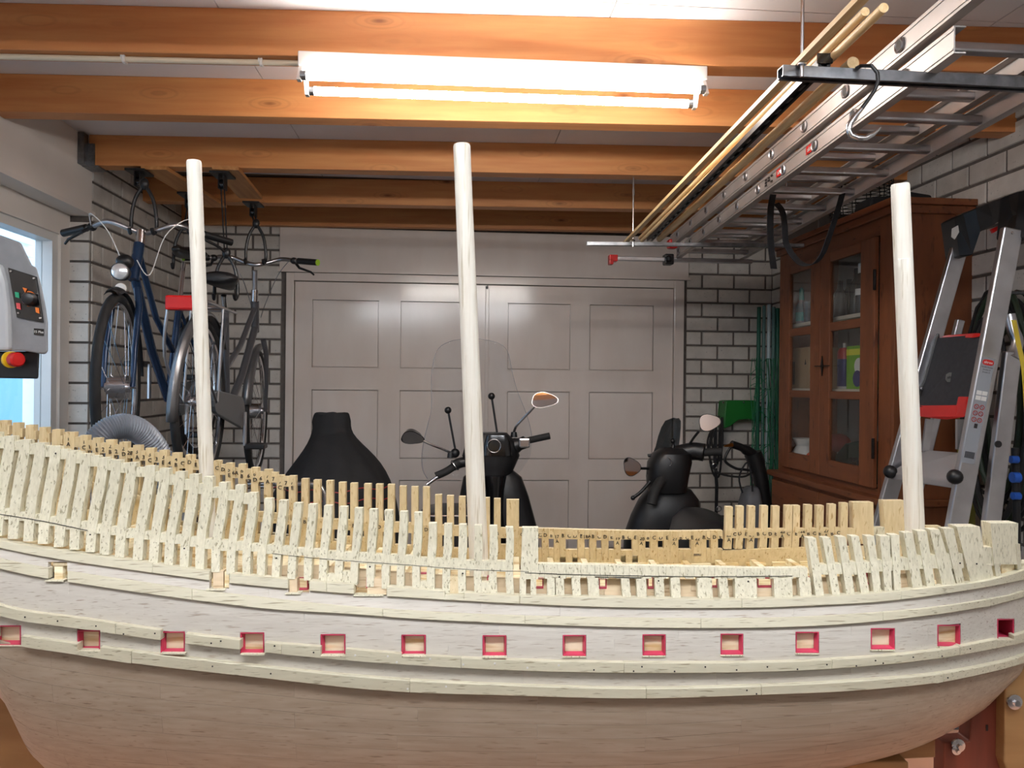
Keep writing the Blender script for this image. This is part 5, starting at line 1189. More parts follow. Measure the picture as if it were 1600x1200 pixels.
MB().torus(P(1042,722,s2-.12), FWD - UP*.4, .022, .003, 20, 6, .3, 2.6).build('dial_ring', steel, sc2)
px_loft([(1060,1150,1000,1),(1048,1160,920,1.1),(1050,1150,850,1.1),(1058,1140,822,1.1),(1072,1128,806,.9),(1088,1115,802,.5)], s2-.65, .26).build('seat', black_pl, sc2, smooth=True)
for px, dd in ((1035, .32), (1085, -.8)):
    c = floor_pt(px, s2+dd); c.z = .24; MB().torus(c, RGT, .19, .05, 32, 10).cyl(c - RGT*.04, c + RGT*.04, .13, n=20).build('scooter_wheel', rubber, sc2, smooth=True)
px_loft([(1010,1120,1010,1),(1010,1120,985,1)], s2-.35, .36).build('footboard', black_pl, sc2, smooth=True)
# ================================================================== THINGS ON AND BY THE BACK WALL, RIGHT
gd = mat('green_plastic', (18,110,36), .45); dg = 5.02
MB_ = MB().prism([PY(x, y, 5.16) for x, y in ((1123,626),(1128,625),(1168,625),(1171,632),(1180,635),(1180,657),(1170,657),(1158,653),(1142,655),(1130,664),(1120,668),(1121,645))], Vector((0,-.14,0)))
gh = thing('hose_holder', 'green plastic hose holder fixed to the brick wall right of the garage door', 'hose holder', PY(1150, 645, 5.16))
MB_.build('holder_body', gd, gh, bevel=.006)
for px in (1130, 1162): MB().lathe(PY(px, 629, 5.018), [(.007,0),(.005,.004)], 10, (0,-1,0)).build('holder_screw', steel, gh)
cb_ = []
for i, (x0, x1, yb) in enumerate(((1106,1116,700),(1109,1119,716),(1112,1121,690))):
    pts = [PY(x, y, 5.012-.008*i) for x, y in ((1124,650),(x0+2,680),(x0,yb),(x0+6,yb+25),(x1+4,yb+28),(x1+8,yb),(x1+8,675),(1128,652))]; cb_.append(MB().tube(smooth_path(pts, 5), .007, 8))
hc = thing('cable_loops', 'black cable loops and strap hanging below the green hose holder', 'cable', PY(1122, 668, 4.95))
for c in cb_: c.build('cable_loop', rubber, hc, smooth=True)
MB().ribbon([PY(1118,655,5.012), PY(1117,720,4.95), PY(1120,760,4.93), PY(1119,800,4.93), PY(1121,860,4.93)], (1,0,0), .022, .003).build('hanging_strap', web, hc)
for px, py in ((1117,728),(1123,795)): MB().torus(PY(px, py, 4.92), (0,1,.2), .017, .0035, 18, 6).build('carabiner', steel, hc, smooth=True)
# bundle of green and white garden stakes
gs = mat('dark_green_stake', (24,92,74), .45); gw = mat('pale_stake', (186,206,212), .35); gb = mat('grey_green_tube', (88,124,120), .4)
stk = [('dark green plastic garden stake, leftmost of the bundle in the corner', 1186, 480, 1182, 790, gs, .013), ('grey green plastic garden stake, second from left in the corner bundle', 1194, 478, 1190, 795, gb, .011),
       ('thin pale garden stake in the middle of the corner bundle', 1202, 476, 1197, 800, gw, .012), ('pale steel garden tube, second from right in the corner bundle', 1209, 480, 1205, 800, gb, .012), ('dark green garden stake, rightmost of the corner bundle beside the cabinet', 1215, 482, 1213, 800, gs, .014)]
for i, (lb, x0, y0, x1, y1, mm, r) in enumerate(stk):
    a, b = PY(x0, y0, 5.0), PY(x1, y1, 4.85); u = (b-a)/(b.z-a.z); b = a + u*(0.005-a.z); tag(MB().cyl(a, b, r, n=12).build('garden_stake', mm, None, smooth=True), lb, 'stake', )
net = MB(); rnd = random.Random(5)
for k in range(22):
    x = 1176 + rnd.random()*42; pts = []
    for j in range(9): x += rnd.uniform(-3.2, 3.2); x = min(max(x, 1170), 1222); pts.append(PY(x, 560 + j*30, 4.80 + rnd.uniform(-.03,.03)))
    net.tube(smooth_path(pts, 3), .0022, 5)
for k in range(26):
    y = 560 + rnd.random()*230; x0 = 1172 + rnd.random()*20; pts = [PY(x0 + j*7, y + 7*math.sin(j*1.1 + k) , 4.80) for j in range(4)]; net.tube(smooth_path(pts, 3), .002, 5)
o = net.build('garden_net', mat('green_net', (20,112,76), .6), None, smooth=True); tag(o, 'tangled green garden net draped over the stakes in the corner', 'net'); o['kind'] = 'stuff'
# pressure washer gun / trimmer handle
tg = thing('trimmer', 'black garden trimmer with loop handle leaning in the corner beside the cabinet', 'garden tool', floor_pt(1205, 4.45))
capsule([P(1176,708,4.45), P(1184,730,4.45), P(1192,770,4.45), P(1200,830,4.45), P(1206,1000,4.42)], [.05]*4+[.044]*4+[.04]*4+[.035]*5, 14).build('shaft_body', black_pl, tg, smooth=True)
capsule([P(1180,712,4.45), P(1160,700,4.42), P(1143,694,4.4)], [.030]*4+[.022]*5, 12).build('rear_grip', black_pl, tg, smooth=True)
capsule([P(1142,698,4.42), P(1134,712,4.42), P(1134,722,4.42), P(1150,732,4.42), P(1166,734,4.44), P(1184,738,4.45)], .008, 8).build('guard_loop', black_pl, tg, smooth=True)
MB().tube([P(1144,695,4.38), P(1132,697,4.36)], [.012,.005], 8).build('brass_tip', mat('brass', (190,130,60), .3, 1.0), tg, smooth=True)
MB().tube(smooth_path([P(1180,735,4.45), P(1160,745,4.4), P(1125,740,4.42), P(1110,725,4.45)], 5), .006, 8).build('power_cord', rubber, tg, smooth=True)
bgb = thing('grey_bag', 'small grey fabric bag beside the trimmer near the cabinet foot', 'bag', floor_pt(1170, 4.30))
px_loft([(1150,1196,1010),(1148,1198,900),(1152,1190,800),(1160,1186,770,.8),(1166,1184,758,.5)], 4.30, .11).build('bag_body', mat('grey_cloth', (120,122,126), .8, c2=(100,102,106), nscale=6, bump=.3, bscale=12, bdist=.01), bgb, smooth=True, sub=1)
MB().tube(smooth_path([P(1160,770,4.2), P(1155,745,4.2), P(1168,722,4.2), P(1174,745,4.2), P(1176,768,4.2)], 4), .005, 8).build('bag_strap', web, bgb, smooth=True)
# ================================================================== THE CABINET
XC = 1.87; Yn, Yf = 3.11, 4.25
cz_top = PX(1385, 326, XC).z; cz_led = PX(1370, 777, XC-.03).z
cab = thing('glazed_cabinet', 'old brown wooden cabinet with two glazed three-pane doors standing against the right wall', 'cabinet', (XC+.16, (Yn+Yf)/2, 0))
x1 = XR - .004
MB().box((XC, Yn, cz_led), (x1, Yn+.022, cz_top)).build('side_panel', cab_wood, cab, bevel=.002); MB().box((XC, Yf-.022, cz_led), (x1, Yf, cz_top)).build('side_panel', cab_wood, cab, bevel=.002)
MB().box((x1-.01, Yn+.022, cz_led), (x1, Yf-.022, cz_top)).build('back_board', mat('cabinet_back', (150,146,140), .7), cab)
MB().box((XC-.0, Yn, cz_top-.02), (x1, Yf, cz_top)).build('top_board', cab_wood_h, cab)
MB().box((XC-.035, Yn-.035, cz_top), (x1, Yf+.02, cz_top+.028)).box((XC-.02, Yn-.02, cz_top-.035), (XC, Yf+.01, cz_top)).box((XC-.02, Yn-.02, cz_top-.035), (x1, Yn-.0, cz_top)).build('cornice', cab_wood_h, cab, bevel=.004)
MB().box((XC-.06, Yn-.02, cz_led-.03), (x1, Yf+.02, cz_led)).build('ledge', cab_wood_h, cab, bevel=.006)
MB().box((XC-.03, Yn, 0), (x1, Yf, cz_led-.03)).build('base_carcass', cab_wood, cab, bevel=.003)
for a, b in ((Yn+.02, (Yn+Yf)/2-.005), ((Yn+Yf)/2+.005, Yf-.02)):
    MB().box((XC-.045, a, .12), (XC-.03, b, cz_led-.22)).build('base_door', cab_wood, cab, bevel=.003); MB().box((XC-.045, a, cz_led-.20), (XC-.03, b, cz_led-.05)).build('drawer', cab_wood_h, cab, bevel=.003)
# front frame and doors from the photo's pane positions
gy = lambda px: PX(px, 600, XC).y
zt = lambda px, py: PX(px, py, XC).z
fr_n, fr_f = gy(1373), gy(1228)
MB().box((XC, Yn+.022, cz_led), (XC+.02, fr_n, cz_top-.02)).build('front_stile', cab_wood, cab); MB().box((XC, fr_f, cz_led), (XC+.02, Yf-.022, cz_top-.02)).build('front_stile', cab_wood, cab)
MB().box((XC, fr_n, zt(1301.5, 393)), (XC+.02, fr_f, cz_top-.02)).build('front_rail', cab_wood_h, cab); MB().box((XC, fr_n, cz_led), (XC+.02, fr_f, cz_led+.03)).build('front_rail', cab_wood_h, cab)
pz = [(zt(1301.5,504.6), zt(1301.5,410)), (zt(1301.5,611), zt(1301.5,518)), (zt(1301.5,719), zt(1301.5,623))]
dtop, dbot = zt(1301.5, 395), cz_led + .032; ymid = gy(1287)
for (ya, yb, pa, pb_) in ((fr_n+.003, ymid-.001, gy(1350), gy(1301.5)), (ymid+.001, fr_f-.003, gy(1271.5), gy(1238.5))):
    m = MB(); xa, xb = XC-.022, XC-.002
    m.box((xa, ya, dbot), (xb, pa, dtop)); m.box((xa, pb_, dbot), (xb, yb, dtop))
    dr_ = m.build('cabinet_door', cab_wood, cab, bevel=.003)
    MB().box((xa, pa, pz[0][1]), (xb, pb_, dtop)).build('door_rail', cab_wood_h, dr_, bevel=.003); MB().box((xa, pa, dbot), (xb, pb_, pz[2][0])).build('door_rail', cab_wood_h, dr_, bevel=.003)
    for z0, z1 in ((pz[0][0], pz[1][1]), (pz[1][0], pz[2][1])): MB().box((xa+.002, pa, z1), (xb, pb_, z0)).build('glazing_bar', cab_wood_h, dr_, bevel=.003)
    for z0, z1 in pz: MB().box((XC-.012, pa, z0), (XC-.010, pb_, z1)).build('door_pane', glass, dr_)
for z in (zt(1301.5,455), zt(1301.5,690)): MB().cyl((XC-.026, fr_n-.004, z-.045), (XC-.026, fr_n-.004, z+.045), .007, n=8).build('door_hinge', mat('dark_iron', (40,36,34), .5, .8), cab)
lk = (XC-.024, gy(1292), zt(1292, 572)); MB().prism([Vector(lk)+Vector((0,a,b)) for a, b in ((0,.05),(-.012,.0),(0,-.05),(.012,0))], (-.004,0,0)).tube([Vector(lk)+Vector((-.01,-.09,0)), Vector(lk)+Vector((-.01,.06,0))], .003, 6).build('lock_plate', MATS['dark_iron'], cab)
# shelves
sz1 = zt(1325, 490); sz2 = zt(1325, 608); shm = mat('shelf_paint', (206,194,176), .6)
for z in (sz1, sz2, cz_led+.0): MB().box((XC+.03, Yn+.023, z-.018 if z > cz_led+.01 else z), (x1-.011, Yf-.023, z if z > cz_led+.01 else z+.016)).build('shelf', shm, cab)
def on_shelf(px, z, x): # a point standing on a shelf, seen at px
    v = dirw(px, 600); y = (x/v.x)*v.y; return Vector((x, y, z))
# contents
bl = mat('can_blue', (54,60,120), .3, .2); rd = mat('can_red', (190,50,50), .35)
c = on_shelf(1319, sz2+.001, 1.99); cn = thing('spray_can', 'blue spray can with red collar behind the cabinet glass', 'spray can', c)
MB().lathe(c, [(.033,0),(.034,.004),(.034,.175)], 20).build('can_body', bl, cn, smooth=True); MB().lathe(c, [(.0342,.150),(.034,.185),(.024,.205),(.014,.208)], 20).build('can_shoulder', rd, cn, smooth=True); MB().lathe(c, [(.008,.208),(.008,.232)], 10).build('nozzle', white_plastic, cn); MB().lathe(c, [(.0345,0),(.0345,.012)], 20).build('can_foot', white_metal, cn, smooth=True)
c = on_shelf(1341, sz2+.001, 1.98); gx = thing('seed_box', 'lime green carton with yellow band and white label on the middle cabinet shelf', 'box', c)
MB().box((c.x-.02, c.y-.085, c.z), (c.x+.05, c.y+.075, c.z+.21)).build('carton', mat('lime_carton', (120,176,36), .5), gx); MB().box((c.x-.0215, c.y-.085, c.z+.165), (c.x-.02, c.y+.075, c.z+.195)).build('yellow_band', mat('yellow_print', (230,224,60), .5), gx)
MB().lathe(Vector((c.x-.02, c.y-.04, c.z+.11)), [(.04,0),(.04,.0015)], 20, (-1,0,0)).build('round_label', white_plastic, gx); MB().lathe(Vector((c.x-.0215, c.y-.03, c.z+.05)), [(.04,0),(.04,.0015)], 20, (-1,0,0)).build('blue_print', bl, gx)
c = on_shelf(1256, sz2+.001, 1.97); cbx = thing('cardboard_box', 'brown cardboard box with printed lines behind the left cabinet door', 'box', c); kb = mat('cardboard', (176,146,112), .8, c2=(164,134,100), nscale=8)
MB().box((c.x-.03, c.y-.12, c.z), (c.x+.14, c.y+.09, c.z+.225)).build('box_body', kb, cbx, bevel=.002); m = MB()
for i in range(3): m.box((c.x-.0312, c.y+.05+i*.012, c.z+.02), (c.x-.03, c.y+.056+i*.012, c.z+.15))
m.build('box_print', ink, cbx); MB().prism([Vector((c.x-.031, c.y+a, c.z+b)) for a, b in ((-.08,.16),(-.09,.13),(-.07,.13))], (.001,0,0)).build('box_arrow', ink, cbx)
c = on_shelf(1251, sz1+.001, 1.97); tb = thing('teal_bottle', 'small clear bottle with teal bands on the top shelf behind the left cabinet door', 'bottle', c); teal = mat('teal', (60,190,180), .4)
MB().lathe(c, [(.028,0),(.03,.005),(.03,.10),(.014,.13),(.012,.16)], 18).build('bottle_body', mat('milky_plastic', (150,170,176), .3), tb, smooth=True); MB().lathe(c, [(.031,.02),(.031,.07)], 18).build('label_band', teal, tb); MB().lathe(c, [(.014,.14),(.012,.20),(.004,.21)], 14).build('bottle_cap', teal, tb)
gg = thin_glass('drinking_glass', (200,208,210), .12)
for i, (px, x, lb) in enumerate(((1262,1.96,'tall clear drinking glass beside the teal bottle in the cabinet'),(1268,2.04,'clear drinking glass at the right edge of the top left cabinet pane'))):
    c = on_shelf(px, sz1+.001, x); tag(MB().lathe(c, [(.022,0),(.024,.002),(.030,.12),(.028,.12),(.021,.008)], 18).build('drinking_glass', gg, None, smooth=True), lb, 'glass', )
dkb = mat('dark_bottle', (40,44,46), .2)
for i, (px, x, hh, lb) in enumerate(((1311,2.0,.20,'dark bottle furthest left behind the top right cabinet pane'),(1325,2.09,.22,'dark bottle in the middle behind the top right cabinet pane'),(1337,2.0,.24,'dark bottle just left of the white-labelled one on the top shelf'))):
    c = on_shelf(px, sz1+.001, x); tag(MB().lathe(c, [(.034,0),(.036,.006),(.036,hh*.6),(.014,hh*.8),(.013,hh)], 18).build('dark_bottle', dkb, None, smooth=True), lb, 'bottle')
c = on_shelf(1345, sz1+.001, 1.93); wb_ = thing('labelled_bottle', 'dark bottle with white label and white cap behind the upper right cabinet pane', 'bottle', c)
MB().lathe(c, [(.026,0),(.028,.006),(.028,.15),(.014,.19),(.014,.21)], 18).build('bottle_body', dkb, wb_, smooth=True); MB().lathe(c, [(.0285,.085),(.0285,.115)], 18).build('bottle_label', white_plastic, wb_); MB().lathe(c, [(.017,.19),(.017,.235)], 14).build('bottle_cap', white_plastic, wb_)
zb = cz_led + .018
c = on_shelf(1260, zb, 1.97); tag(MB().lathe(c, [(.05,0),(.07,.03),(.075,.09),(.05,.13),(.07,.17),(.02,.165)], 14).build('plastic_bag', mat('white_bag', (226,222,220), .5, bump=.4, bscale=20, bdist=.01), None, smooth=True), 'crumpled white plastic bag on the cabinet floor behind the left door', 'bag')
c = on_shelf(1268, zb, 1.915); tag(MB().ball(c + Vector((0,0,.055)), (.03,.04,.055), 14, 10).build('orange_pouch', mat('orange_cloth', (226,92,50), .6), None, smooth=True), 'small orange pouch in front of the white bag in the cabinet', 'pouch')
c = on_shelf(1330, zb, 2.0); tag(MB().prism([c + Vector((0,a,b)) for a, b in ((.16,0),(.16,.10),(.06,.17),(-.10,.20),(-.22,.16),(-.24,0))], (.08,0,0)).build('green_case', mat('dark_green_case', (40,56,44), .6), None, bevel=.01), 'dark green tool case on the cabinet floor behind the right door', 'case')
c = on_shelf(1312, zb+.16, 2.06); tag(MB().ball(c + Vector((0,0,.0)), (.05,.09,.05), 14, 10).build('red_cloth', mat('faded_red', (176,84,72), .8), None, smooth=True), 'faded red cloth bundle behind the green tool case in the cabinet', 'cloth').location.z -= .0
c = on_shelf(1318, zb, 1.93); tag(MB().bar(c + Vector((0,.05,.02)), c + Vector((0,-.18,.09)), .05, .05).bar(c + Vector((0,-.1,.0)), c + Vector((0,-.1,.12)), .03, .04, up=(0,1,0)).build('black_drill', black_pl, None, bevel=.006), 'black power tool lying in front of the green case in the cabinet', 'tool')
# clutter on the cabinet
cc = Vector((2.0, 3.62, cz_top+.028)); bs = thing('wire_basket', 'round dark wire basket standing on top of the cabinet', 'basket', cc); wi = mat('dark_wire', (38,38,36), .5, .6)
for i in range(16):
    z = i*.017; MB().torus(cc + Vector((0,0,z+.004)), (0,0,1), .13 + .02*math.sin(i*.25), .0022, 36, 5).build('wire_ring', wi, bs)
for k in range(14):
    a = 2*math.pi*k/14; MB().tube([cc + Vector((math.cos(a)*.13, math.sin(a)*.13, .002)), cc + Vector((math.cos(a)*.15, math.sin(a)*.15, .13)), cc + Vector((math.cos(a)*.135, math.sin(a)*.135, .262))], .0022, 5).build('wire_upright', wi, bs)
cc2 = Vector((1.99, 3.33, cz_top+.028)); tag(MB().prism([cc2 + Vector((a,-.07,b)) for a, b in ((-.15,0),(.15,0),(.14,.06),(.02,.075),(-.06,.05),(-.14,.045))], (0,.14,0)).build('black_case', cloth_black, None, bevel=.01), 'flat black case lying on the front corner of the cabinet top', 'case')
cc3 = Vector((2.0, 4.0, cz_top+.028)); tag(MB().box((cc3.x-.13, cc3.y-.20, cc3.z), (cc3.x+.14, cc3.y+.22, cc3.z+.09)).build('dark_box', mat('dark_brown_box', (60,50,44), .7), None, bevel=.006), 'low dark brown box at the far end of the cabinet top', 'box')
# ================================================================== STEP LADDER
lo = thing('step_ladder', 'folded aluminium step ladder with black top grip and red-edged tray, leaning beside the cabinet', 'step ladder', Vector((1.5, 2.6, 0)))
def to_floor(a, b): u = (b-a)/(b.z-a.z); return a + u*(.0-a.z)
dl_, dr_ = 2.82, 2.45
la, lb_ = P(1496, 396, dl_), P(1378, 818, dl_); ra_, rb_ = P(1578, 372, dr_), P(1494, 826, dr_)
lf, rf = to_floor(la, lb_), to_floor(ra_, rb_)
lw = (ra_-la).normalized()
MB().bar(la + (la-lb_).normalized()*.03, lf + Vector((0,0,.02)), .024, .058, up=RGT+FWD*.0).build('front_rail', alu, lo, bevel=.004)
MB().bar(ra_ + (ra_-rb_).normalized()*.03, rf + Vector((0,0,.02)), .026, .062, up=RGT).build('front_rail', alu, lo, bevel=.004)
for f_ in (lf, rf): MB().box((f_.x-.035, f_.y-.03, 0), (f_.x+.035, f_.y+.03, .03)).build('rubber_foot', rubber, lo, bevel=.005)
r2a, r2b = P(1581, 560, dr_+.02), P(1545, 850, dr_+.02); r2f = to_floor(r2a, r2b)
MB().tube(smooth_path([P(1577,492,dr_+.05), P(1583,515,dr_+.04), P(1590,535,dr_+.03), r2a], 4), [.018]*12 + [.022], 10).build('rear_bend', alu, lo, smooth=True)
MB().bar(r2a + Vector((0,0,.02)), r2f + Vector((0,0,.01)), .026, .052, up=RGT).build('rear_leg', alu, lo, bevel=.004)
l2a = P(1462, 640, dl_+.02); l2f = to_floor(l2a, P(1412, 850, dl_+.02)); MB().bar(P(1500,500,dl_+.05), l2f + Vector((0,0,.01)), .022, .030, up=RGT).build('rear_leg', alu, lo, bevel=.004)
for p in (lerp(r2a, r2f, .18),): MB().lathe(p - FWD*.014 - RGT*.02, [(.011,0),(.011,.004)], 14, -FWD).build('rivet', black_pl, lo)
# top grip, spanning the two rails
def dd(t): return lerp(dl_, dr_, t)
top = MB(); vs = []
prof_ = [(0,1480,345,1488,404),(.12,1494,338,1508,402),(.22,1512,330,1520,366),(.5,1545,318,1550,350),(.75,1568,308,1574,342),(.86,1578,304,1570,372),(1.0,1602,301,1596,378)]
for t, xt, yt, xb, yb in prof_:
    d = dd(t); a, b = P(xt, yt, d), P(xb, yb, d); w = (RGT*.35+FWD*.1).normalized()*.0 + FWD*.045
    vs += [a - w, b - w, b + w, a + w]
fs = [(0,1,2,3), tuple((len(prof_)-1)*4+k for k in (3,2,1,0))] + [(i*4+k, i*4+(k+1)%4, i*4+4+(k+1)%4, i*4+4+k) for i in range(len(prof_)-1) for k in range(4)]
top.add(vs, fs); top.build('top_grip', black_pl, lo, bevel=.008)
MB().prism([P(x, y, dl_-.055) for x, y in ((1488,357),(1497,352),(1499,362),(1492,374),(1487,370))], FWD*.004).build('peeled_sticker', white_plastic, lo)
MB().lathe(P(1582, 364, dr_-.05), [(.005,0),(.003,.003)], 10, -FWD).build('rivet', steel, lo)
MB().prism([P(x, y, lerp(dl_,dr_,.8)+.05) for x, y in ((1549,358),(1562,352),(1562,358),(1552,364))], FWD*.01).build('red_clip', red_pl, lo)
# tray: black board between the rails with red ends
def tp(px, py, t, o=0): return P(px, py, dd(t) + o)
q = [tp(1468,528,.1), tp(1534,522,.85), tp(1515,634,.85), tp(1437,636,.1)]
MB().hexa(q, [p + FWD*.03 for p in q]).build('tray_board', mat('tray_black', (38,38,42), .7, c2=(46,46,50), nscale=60), lo, bevel=.004)
q = [tp(1481,528,.1,-.006), tp(1483,523,.12,-.006), tp(1534,519.5,.85,-.006), tp(1531,527,.85,-.006)]; MB().hexa(q, [p + FWD*.045 for p in q]).build('tray_end', red_pl, lo, bevel=.004)
q = [tp(1437,634,.05,-.012), tp(1517,624,.88,-.012), tp(1513,648,.88,-.012), tp(1480,656,.5,-.012)]
MB().prism([tp(1436,634,.05,-.012), tp(1508,633,.82,-.012), tp(1511,620,.86,-.012), tp(1518,620,.9,-.012), tp(1514,644,.88,-.012), tp(1506,652,.8,-.012), tp(1480,656,.5,-.012), tp(1450,652,.2,-.012), tp(1437,648,.05,-.012)], FWD*.05).build('tray_end', red_pl, lo, bevel=.005)
lg = MB().prism([tp(x, y, .5, -.006) for x, y in ((1479,585),(1484,582),(1494,582),(1497,586),(1495,594),(1490,597),(1481,597),(1478,593))], FWD*.004).build('tray_badge', mat('badge_grey', (110,108,104), .5), lo)
m = MB(); text_mb(m, 'altrex', .014, tp(1487.5, 589.5, .5, -.0075), RGT, Vector((0,0,1)), .03); m.build('lettering', black_pl, lg)
MB().prism([tp(x, y, .02, -.02) for x, y in ((1437,610),(1445,592),(1462,530),(1468,520),(1470,535),(1452,600),(1444,640),(1437,645))], FWD*.04).build('side_hinge', black_pl, lo, bevel=.004)
MB().lathe(tp(1441, 607, .02, -.03), [(.007,0),(.004,.004)], 10, -FWD).build('hinge_bolt', steel, lo)
# platform tread
q = [tp(1440,703,.15), tp(1502,704,.95), tp(1497,748,.92,-.1), tp(1390,734,0,-.1)]; q = [tp(1447,702,.2,.06), tp(1502,706,.9,.06), tp(1492,752,.9,-.04), tp(1390,738,0,-.04)]
MB().hexa(q, [p - Vector((0,0,.026)) for p in q]).build('platform', mat('tread_grey', (150,146,146), .5, .3), lo, bevel=.006)
for x, y, t in ((1391,737,0),(1492,745,.9)): MB().ball(tp(x, y, t, -.05), (.022,.03,.024), 12, 8).build('tread_cap', black_pl, lo, smooth=True)
for (x0, y0, x1_, y1_, t) in ((1452,655,1445,705,.3),(1500,655,1500,702,.85)): MB().bar(tp(x0, y0, t, .08), tp(x1_, y1_, t, .08), .012, .025).build('tread_stay', alu, lo)
# second tread lower
q = [tp(1362,860,.05,.06), tp(1478,870,.9,.06), tp(1470,905,.9,-.04), tp(1352,885,0,-.04)]; MB().hexa(q, [p - Vector((0,0,.026)) for p in q]).build('tread', MATS['tread_grey'], lo, bevel=.006)
# label strip on the right rail
u = (rb_-ra_).normalized(); rw = (RGT - u*RGT.dot(u)).normalized(); nrm = u.cross(rw); nrm = nrm if nrm.dot(FWD) < 0 else -nrm
def rp_(t, x): # t along the rail by image row
    a = P(lerp(1545, 1512, (t-560)/165), t, dr_-.018) ; return a + rw*x
def lab(y0, y1, x0, x1, m, nm, o=0.0, par=None):
    q = [rp_(y0, x0) + nrm*o, rp_(y0, x1) + nrm*o, rp_(y1, x1) + nrm*o, rp_(y1, x0) + nrm*o]; return MB().hexa(q, [p - nrm*.0012 for p in q]).build(nm, m, lo if par is None else par)
ls = lab(559, 724, -.021, .021, mat('label_grey', (150,154,160), .5), 'rail_label')
rb2 = MB(); c = rp_(566.5, 0) + nrm*.001
pts = [c + rw*math.copysign(abs(math.cos(a))**.6, math.cos(a))*.018 - u*math.copysign(abs(math.sin(a))**.7, math.sin(a))*.009 for a in [2*math.pi*k/24 for k in range(24)]]; rb2.prism(pts, nrm*.0006).build('red_oval', red_pl, ls)
m = MB(); text_mb(m, 'altrex', .012, c + nrm*.0014, rw, -u, depth=.0002); m.build('lettering', white_plastic, ls)
m = MB()
for y in (574, 578, 582): text_mb(m, 'Double Decker'[: 13 if y == 574 else 8], .006, rp_(y, 0) + nrm*.001, rw, -u, depth=.0001)
m.build('small_print', ink, ls)
for y in (611, 619): lab(y, y+6.5, -.017, -.001, white_plastic, 'pictogram', .0012, ls); lab(y, y+6.5, .001, .017, white_plastic, 'pictogram', .0012, ls)
rr_ = mat('pictogram_red', (170,60,56), .5)
for y in (636, 646, 656):
    for x in (-.009, .009): MB().torus(rp_(y, x) + nrm*.0012, nrm, .007, .0012, 16, 4).bar(rp_(y, x) + nrm*.0012 - rw*.004 - u*.004, rp_(y, x) + nrm*.0012 + rw*.004 + u*.004, .0012, .0006, up=nrm).build('prohibition_sign', rr_, ls)
lab(662, 669, -.004, .006, ink, 'pictogram', .0012, ls)
m = MB()
for i in range(9): x = -.015 + i*.0035; q = [rp_(706, x), rp_(706, x+.0018), rp_(716, x+.0018), rp_(716, x)]; m.hexa([p + nrm*.0012 for p in q], [p for p in q])
m.build('bar_code', ink, ls)
lab(762, 786, .040, .056, white_plastic, 'small_label', -.05)
# ================================================================== COILS ON THE RIGHT WALL
yel = mat('yellow_hose', (196,170,50), .5); grn = mat('dark_green_hose', (30,44,28), .5); hp0 = PX(1592, 470, XR-.10)
co = thing('hose_coil', 'dark coiled hoses and cables with yellow stripes hanging on the wall behind the step ladder', 'hose coil', hp0)
rnd = random.Random(11)
for i in range(11):
    x = XR - .05 - i*.011; c = Vector((x, 2.80 + rnd.uniform(-.06,.05), hp0.z - .42 + rnd.uniform(-.03,.03))); R_ = .20 + rnd.uniform(-.04,.03); pts = []
    for k in range(28):
        a = 2*math.pi*k/28; pts.append(c + Vector((rnd.uniform(-.004,.004), math.cos(a)*R_*.75, math.sin(a)*R_*2.05)))
    MB().tube(pts, .011 if i % 3 else .008, 8, closed=True).build('hose_loop', (grn if i == 7 else grn if i in (3, 8) else rubber), co, smooth=True)
MB().tube([(XR-.009, hp0.y, hp0.z+.03), (XR-.17, hp0.y, hp0.z+.03), (XR-.18, hp0.y, hp0.z+.06)], .007, 8).build('wall_hook', galv, co)
MB().ribbon(smooth_path([P(1584,500,2.36), P(1592,540,2.36), P(1600,580,2.35), P(1604,640,2.35)]), RGT, .014, .003).build('yellow_strap', yel, co)
vb = mat('blue_fitting', (30,90,190), .4); vp = P(1582, 745, 2.45); tv = thing('blue_valve', 'bright blue plastic hose fitting hanging low behind the step ladder', 'hose fitting', vp)
for i, (px, py, r) in enumerate(((1583,718,.013),(1585,746,.018),(1586,775,.013))): MB().cyl(P(px-4, py, 2.62), P(px+7, py, 2.62), r, n=14).build('fitting_cap', vb, tv, smooth=True)
MB().tube([P(1586,700,2.64), P(1588,790,2.64), P(1589,860,2.64)], .013, 10).build('fitting_pipe', black_pl, tv, smooth=True)
vw = thing('yellow_tool', 'yellow green garden tool shaft standing behind the hose coils', 'garden tool', Vector((2.16, 3.0, 0)))
MB().bar((2.14, 3.04, .02), (2.15, 3.04, H-.12), .05, .05).build('tool_shaft', mat('olive_yellow', (120,116,44), .6), vw); MB().box((2.09, 3.0, 0), (2.19, 3.09, .06)).build('tool_foot', black_pl, vw)
# ================================================================== THE SHIP'S STAND AND WORKBENCH
ply = mat('plywood', (158,122,78), .55, scale=(4,30,30), c2=(138,102,62), nscale=1.2, lo=.3, hi=.7, vary=.03); mah = mat('red_brown_board', (126,62,44), .5, scale=(30,30,4), c2=(104,48,34), nscale=1.2)
zt_ = -.632
bench = thing('work_table', 'peach coloured work table under the ship model', 'table', c2w(.05, 1.2, -H))
def cbox(x0, x1, d0, d1, z0, z1): # box in the viewer-aligned frame
    return MB().hexa([c2w(x0,d0,z0), c2w(x1,d0,z0), c2w(x1,d1,z0), c2w(x0,d1,z0)], [c2w(x0,d0,z1), c2w(x1,d0,z1), c2w(x1,d1,z1), c2w(x0,d1,z1)])
cbox(-1.15, .98, .86, 1.60, zt_-.03, zt_).build('table_top', mat('peach_table', (222,170,140), .5), bench, bevel=.003)
for x in (-1.1, .93):
    for d in (.90, 1.55): cbox(x-.03, x+.03, d-.03, d+.03, -H, zt_-.03).build('table_leg', galv, bench)
stn = thing('ship_stand', 'wooden cradle of brown boards and brackets holding the ship model', 'stand', c2w(.5, DC, zt_))
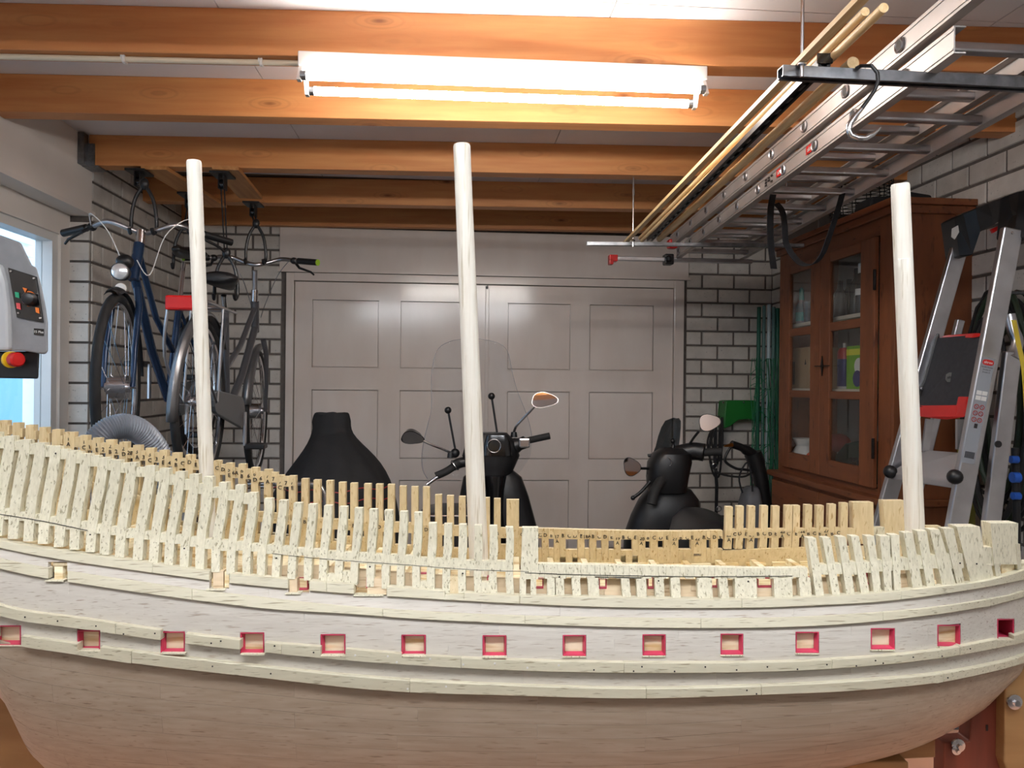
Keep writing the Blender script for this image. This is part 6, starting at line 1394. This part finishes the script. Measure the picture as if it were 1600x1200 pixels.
def slab(pts, d, th, m, nm, bev=.002): return MB().prism([P(x, y, d) for x, y in pts], FWD*th).build(nm, m, stn, bevel=bev)
slab([(1240,1188),(1462,1150),(1462,1184),(1240,1194)], 1.10, .06, ply, 'cradle_board')
slab([(1200,1192),(1416,1189),(1420,1192),(1420,1225),(1200,1225)], 1.08, .07, ply, 'cradle_board')
slab([(1571,1040),(1640,1040),(1640,1225),(1580,1225),(1569,1190)], 1.12, .035, ply, 'end_board')
slab([(1518,1120),(1542,1098),(1562,1070),(1572,1040),(1572,1225),(1475,1225),(1475,1161),(1515,1158)], 1.14, .03, mah, 'end_board')
slab([(-60,1060),(0,1062),(30,1085),(48,1120),(66,1160),(90,1225),(-60,1225)], 1.13, .03, ply, 'end_board')
slab([(1287,1184),(1307,1184),(1305,1225),(1286,1225)], 1.06, .004, galv, 'steel_bracket', .001)
c = P(1296, 1192, 1.058); MB().ball(c, (.006,.004,.008), 10, 6).build('bracket_screw', steel, stn, smooth=True)
for px, py, r, d in ((1584,1096,.011,1.118),(1496,1164,.010,1.137),(1493,1171,.007,1.135)):
    c = P(px, py, d); MB().lathe(c, [(r,0),(r,.003),(r*.5,.004)], 16, -FWD).build('washer', steel, stn, smooth=True); MB().lathe(c - FWD*.003, [(r*.45,0),(r*.4,.006)], 6, -FWD).build('screw_head', steel, stn)
slab([(1541,1133),(1544,1133),(1544,1142),(1541,1142)], 1.1385, .001, black_pl, 'screw_hole', 0)
# small things on the table right of the stand
c = P(1483, 1150, 1.42); bx = thing('small_parts_box', 'small dark box with a white and red label on the table behind the stand', 'box', Vector((c.x, c.y, H+zt_)))
cbox(.74, .85, 1.42, 1.50, zt_, zt_+.075).build('box_body', mat('slate_box', (70,76,84), .5), bx, bevel=.003)
cbox(.765, .80, 1.418, 1.4198, zt_+.02, zt_+.05).build('box_label', white_plastic, bx); cbox(.802, .812, 1.418, 1.4198, zt_+.02, zt_+.06).build('red_label', red_pl, bx)
q0, q1 = P(1462, 1152, 1.22), P(1500, 1172, 1.14); tag(MB().bar(Vector((q0.x, q0.y, H+zt_+.012)), Vector((q1.x, q1.y, H+zt_+.012)), .03, .022).build('pine_offcut', pine_pale, None, bevel=.001), 'short pale pine offcut lying on the table at the end of the cradle', 'offcut')
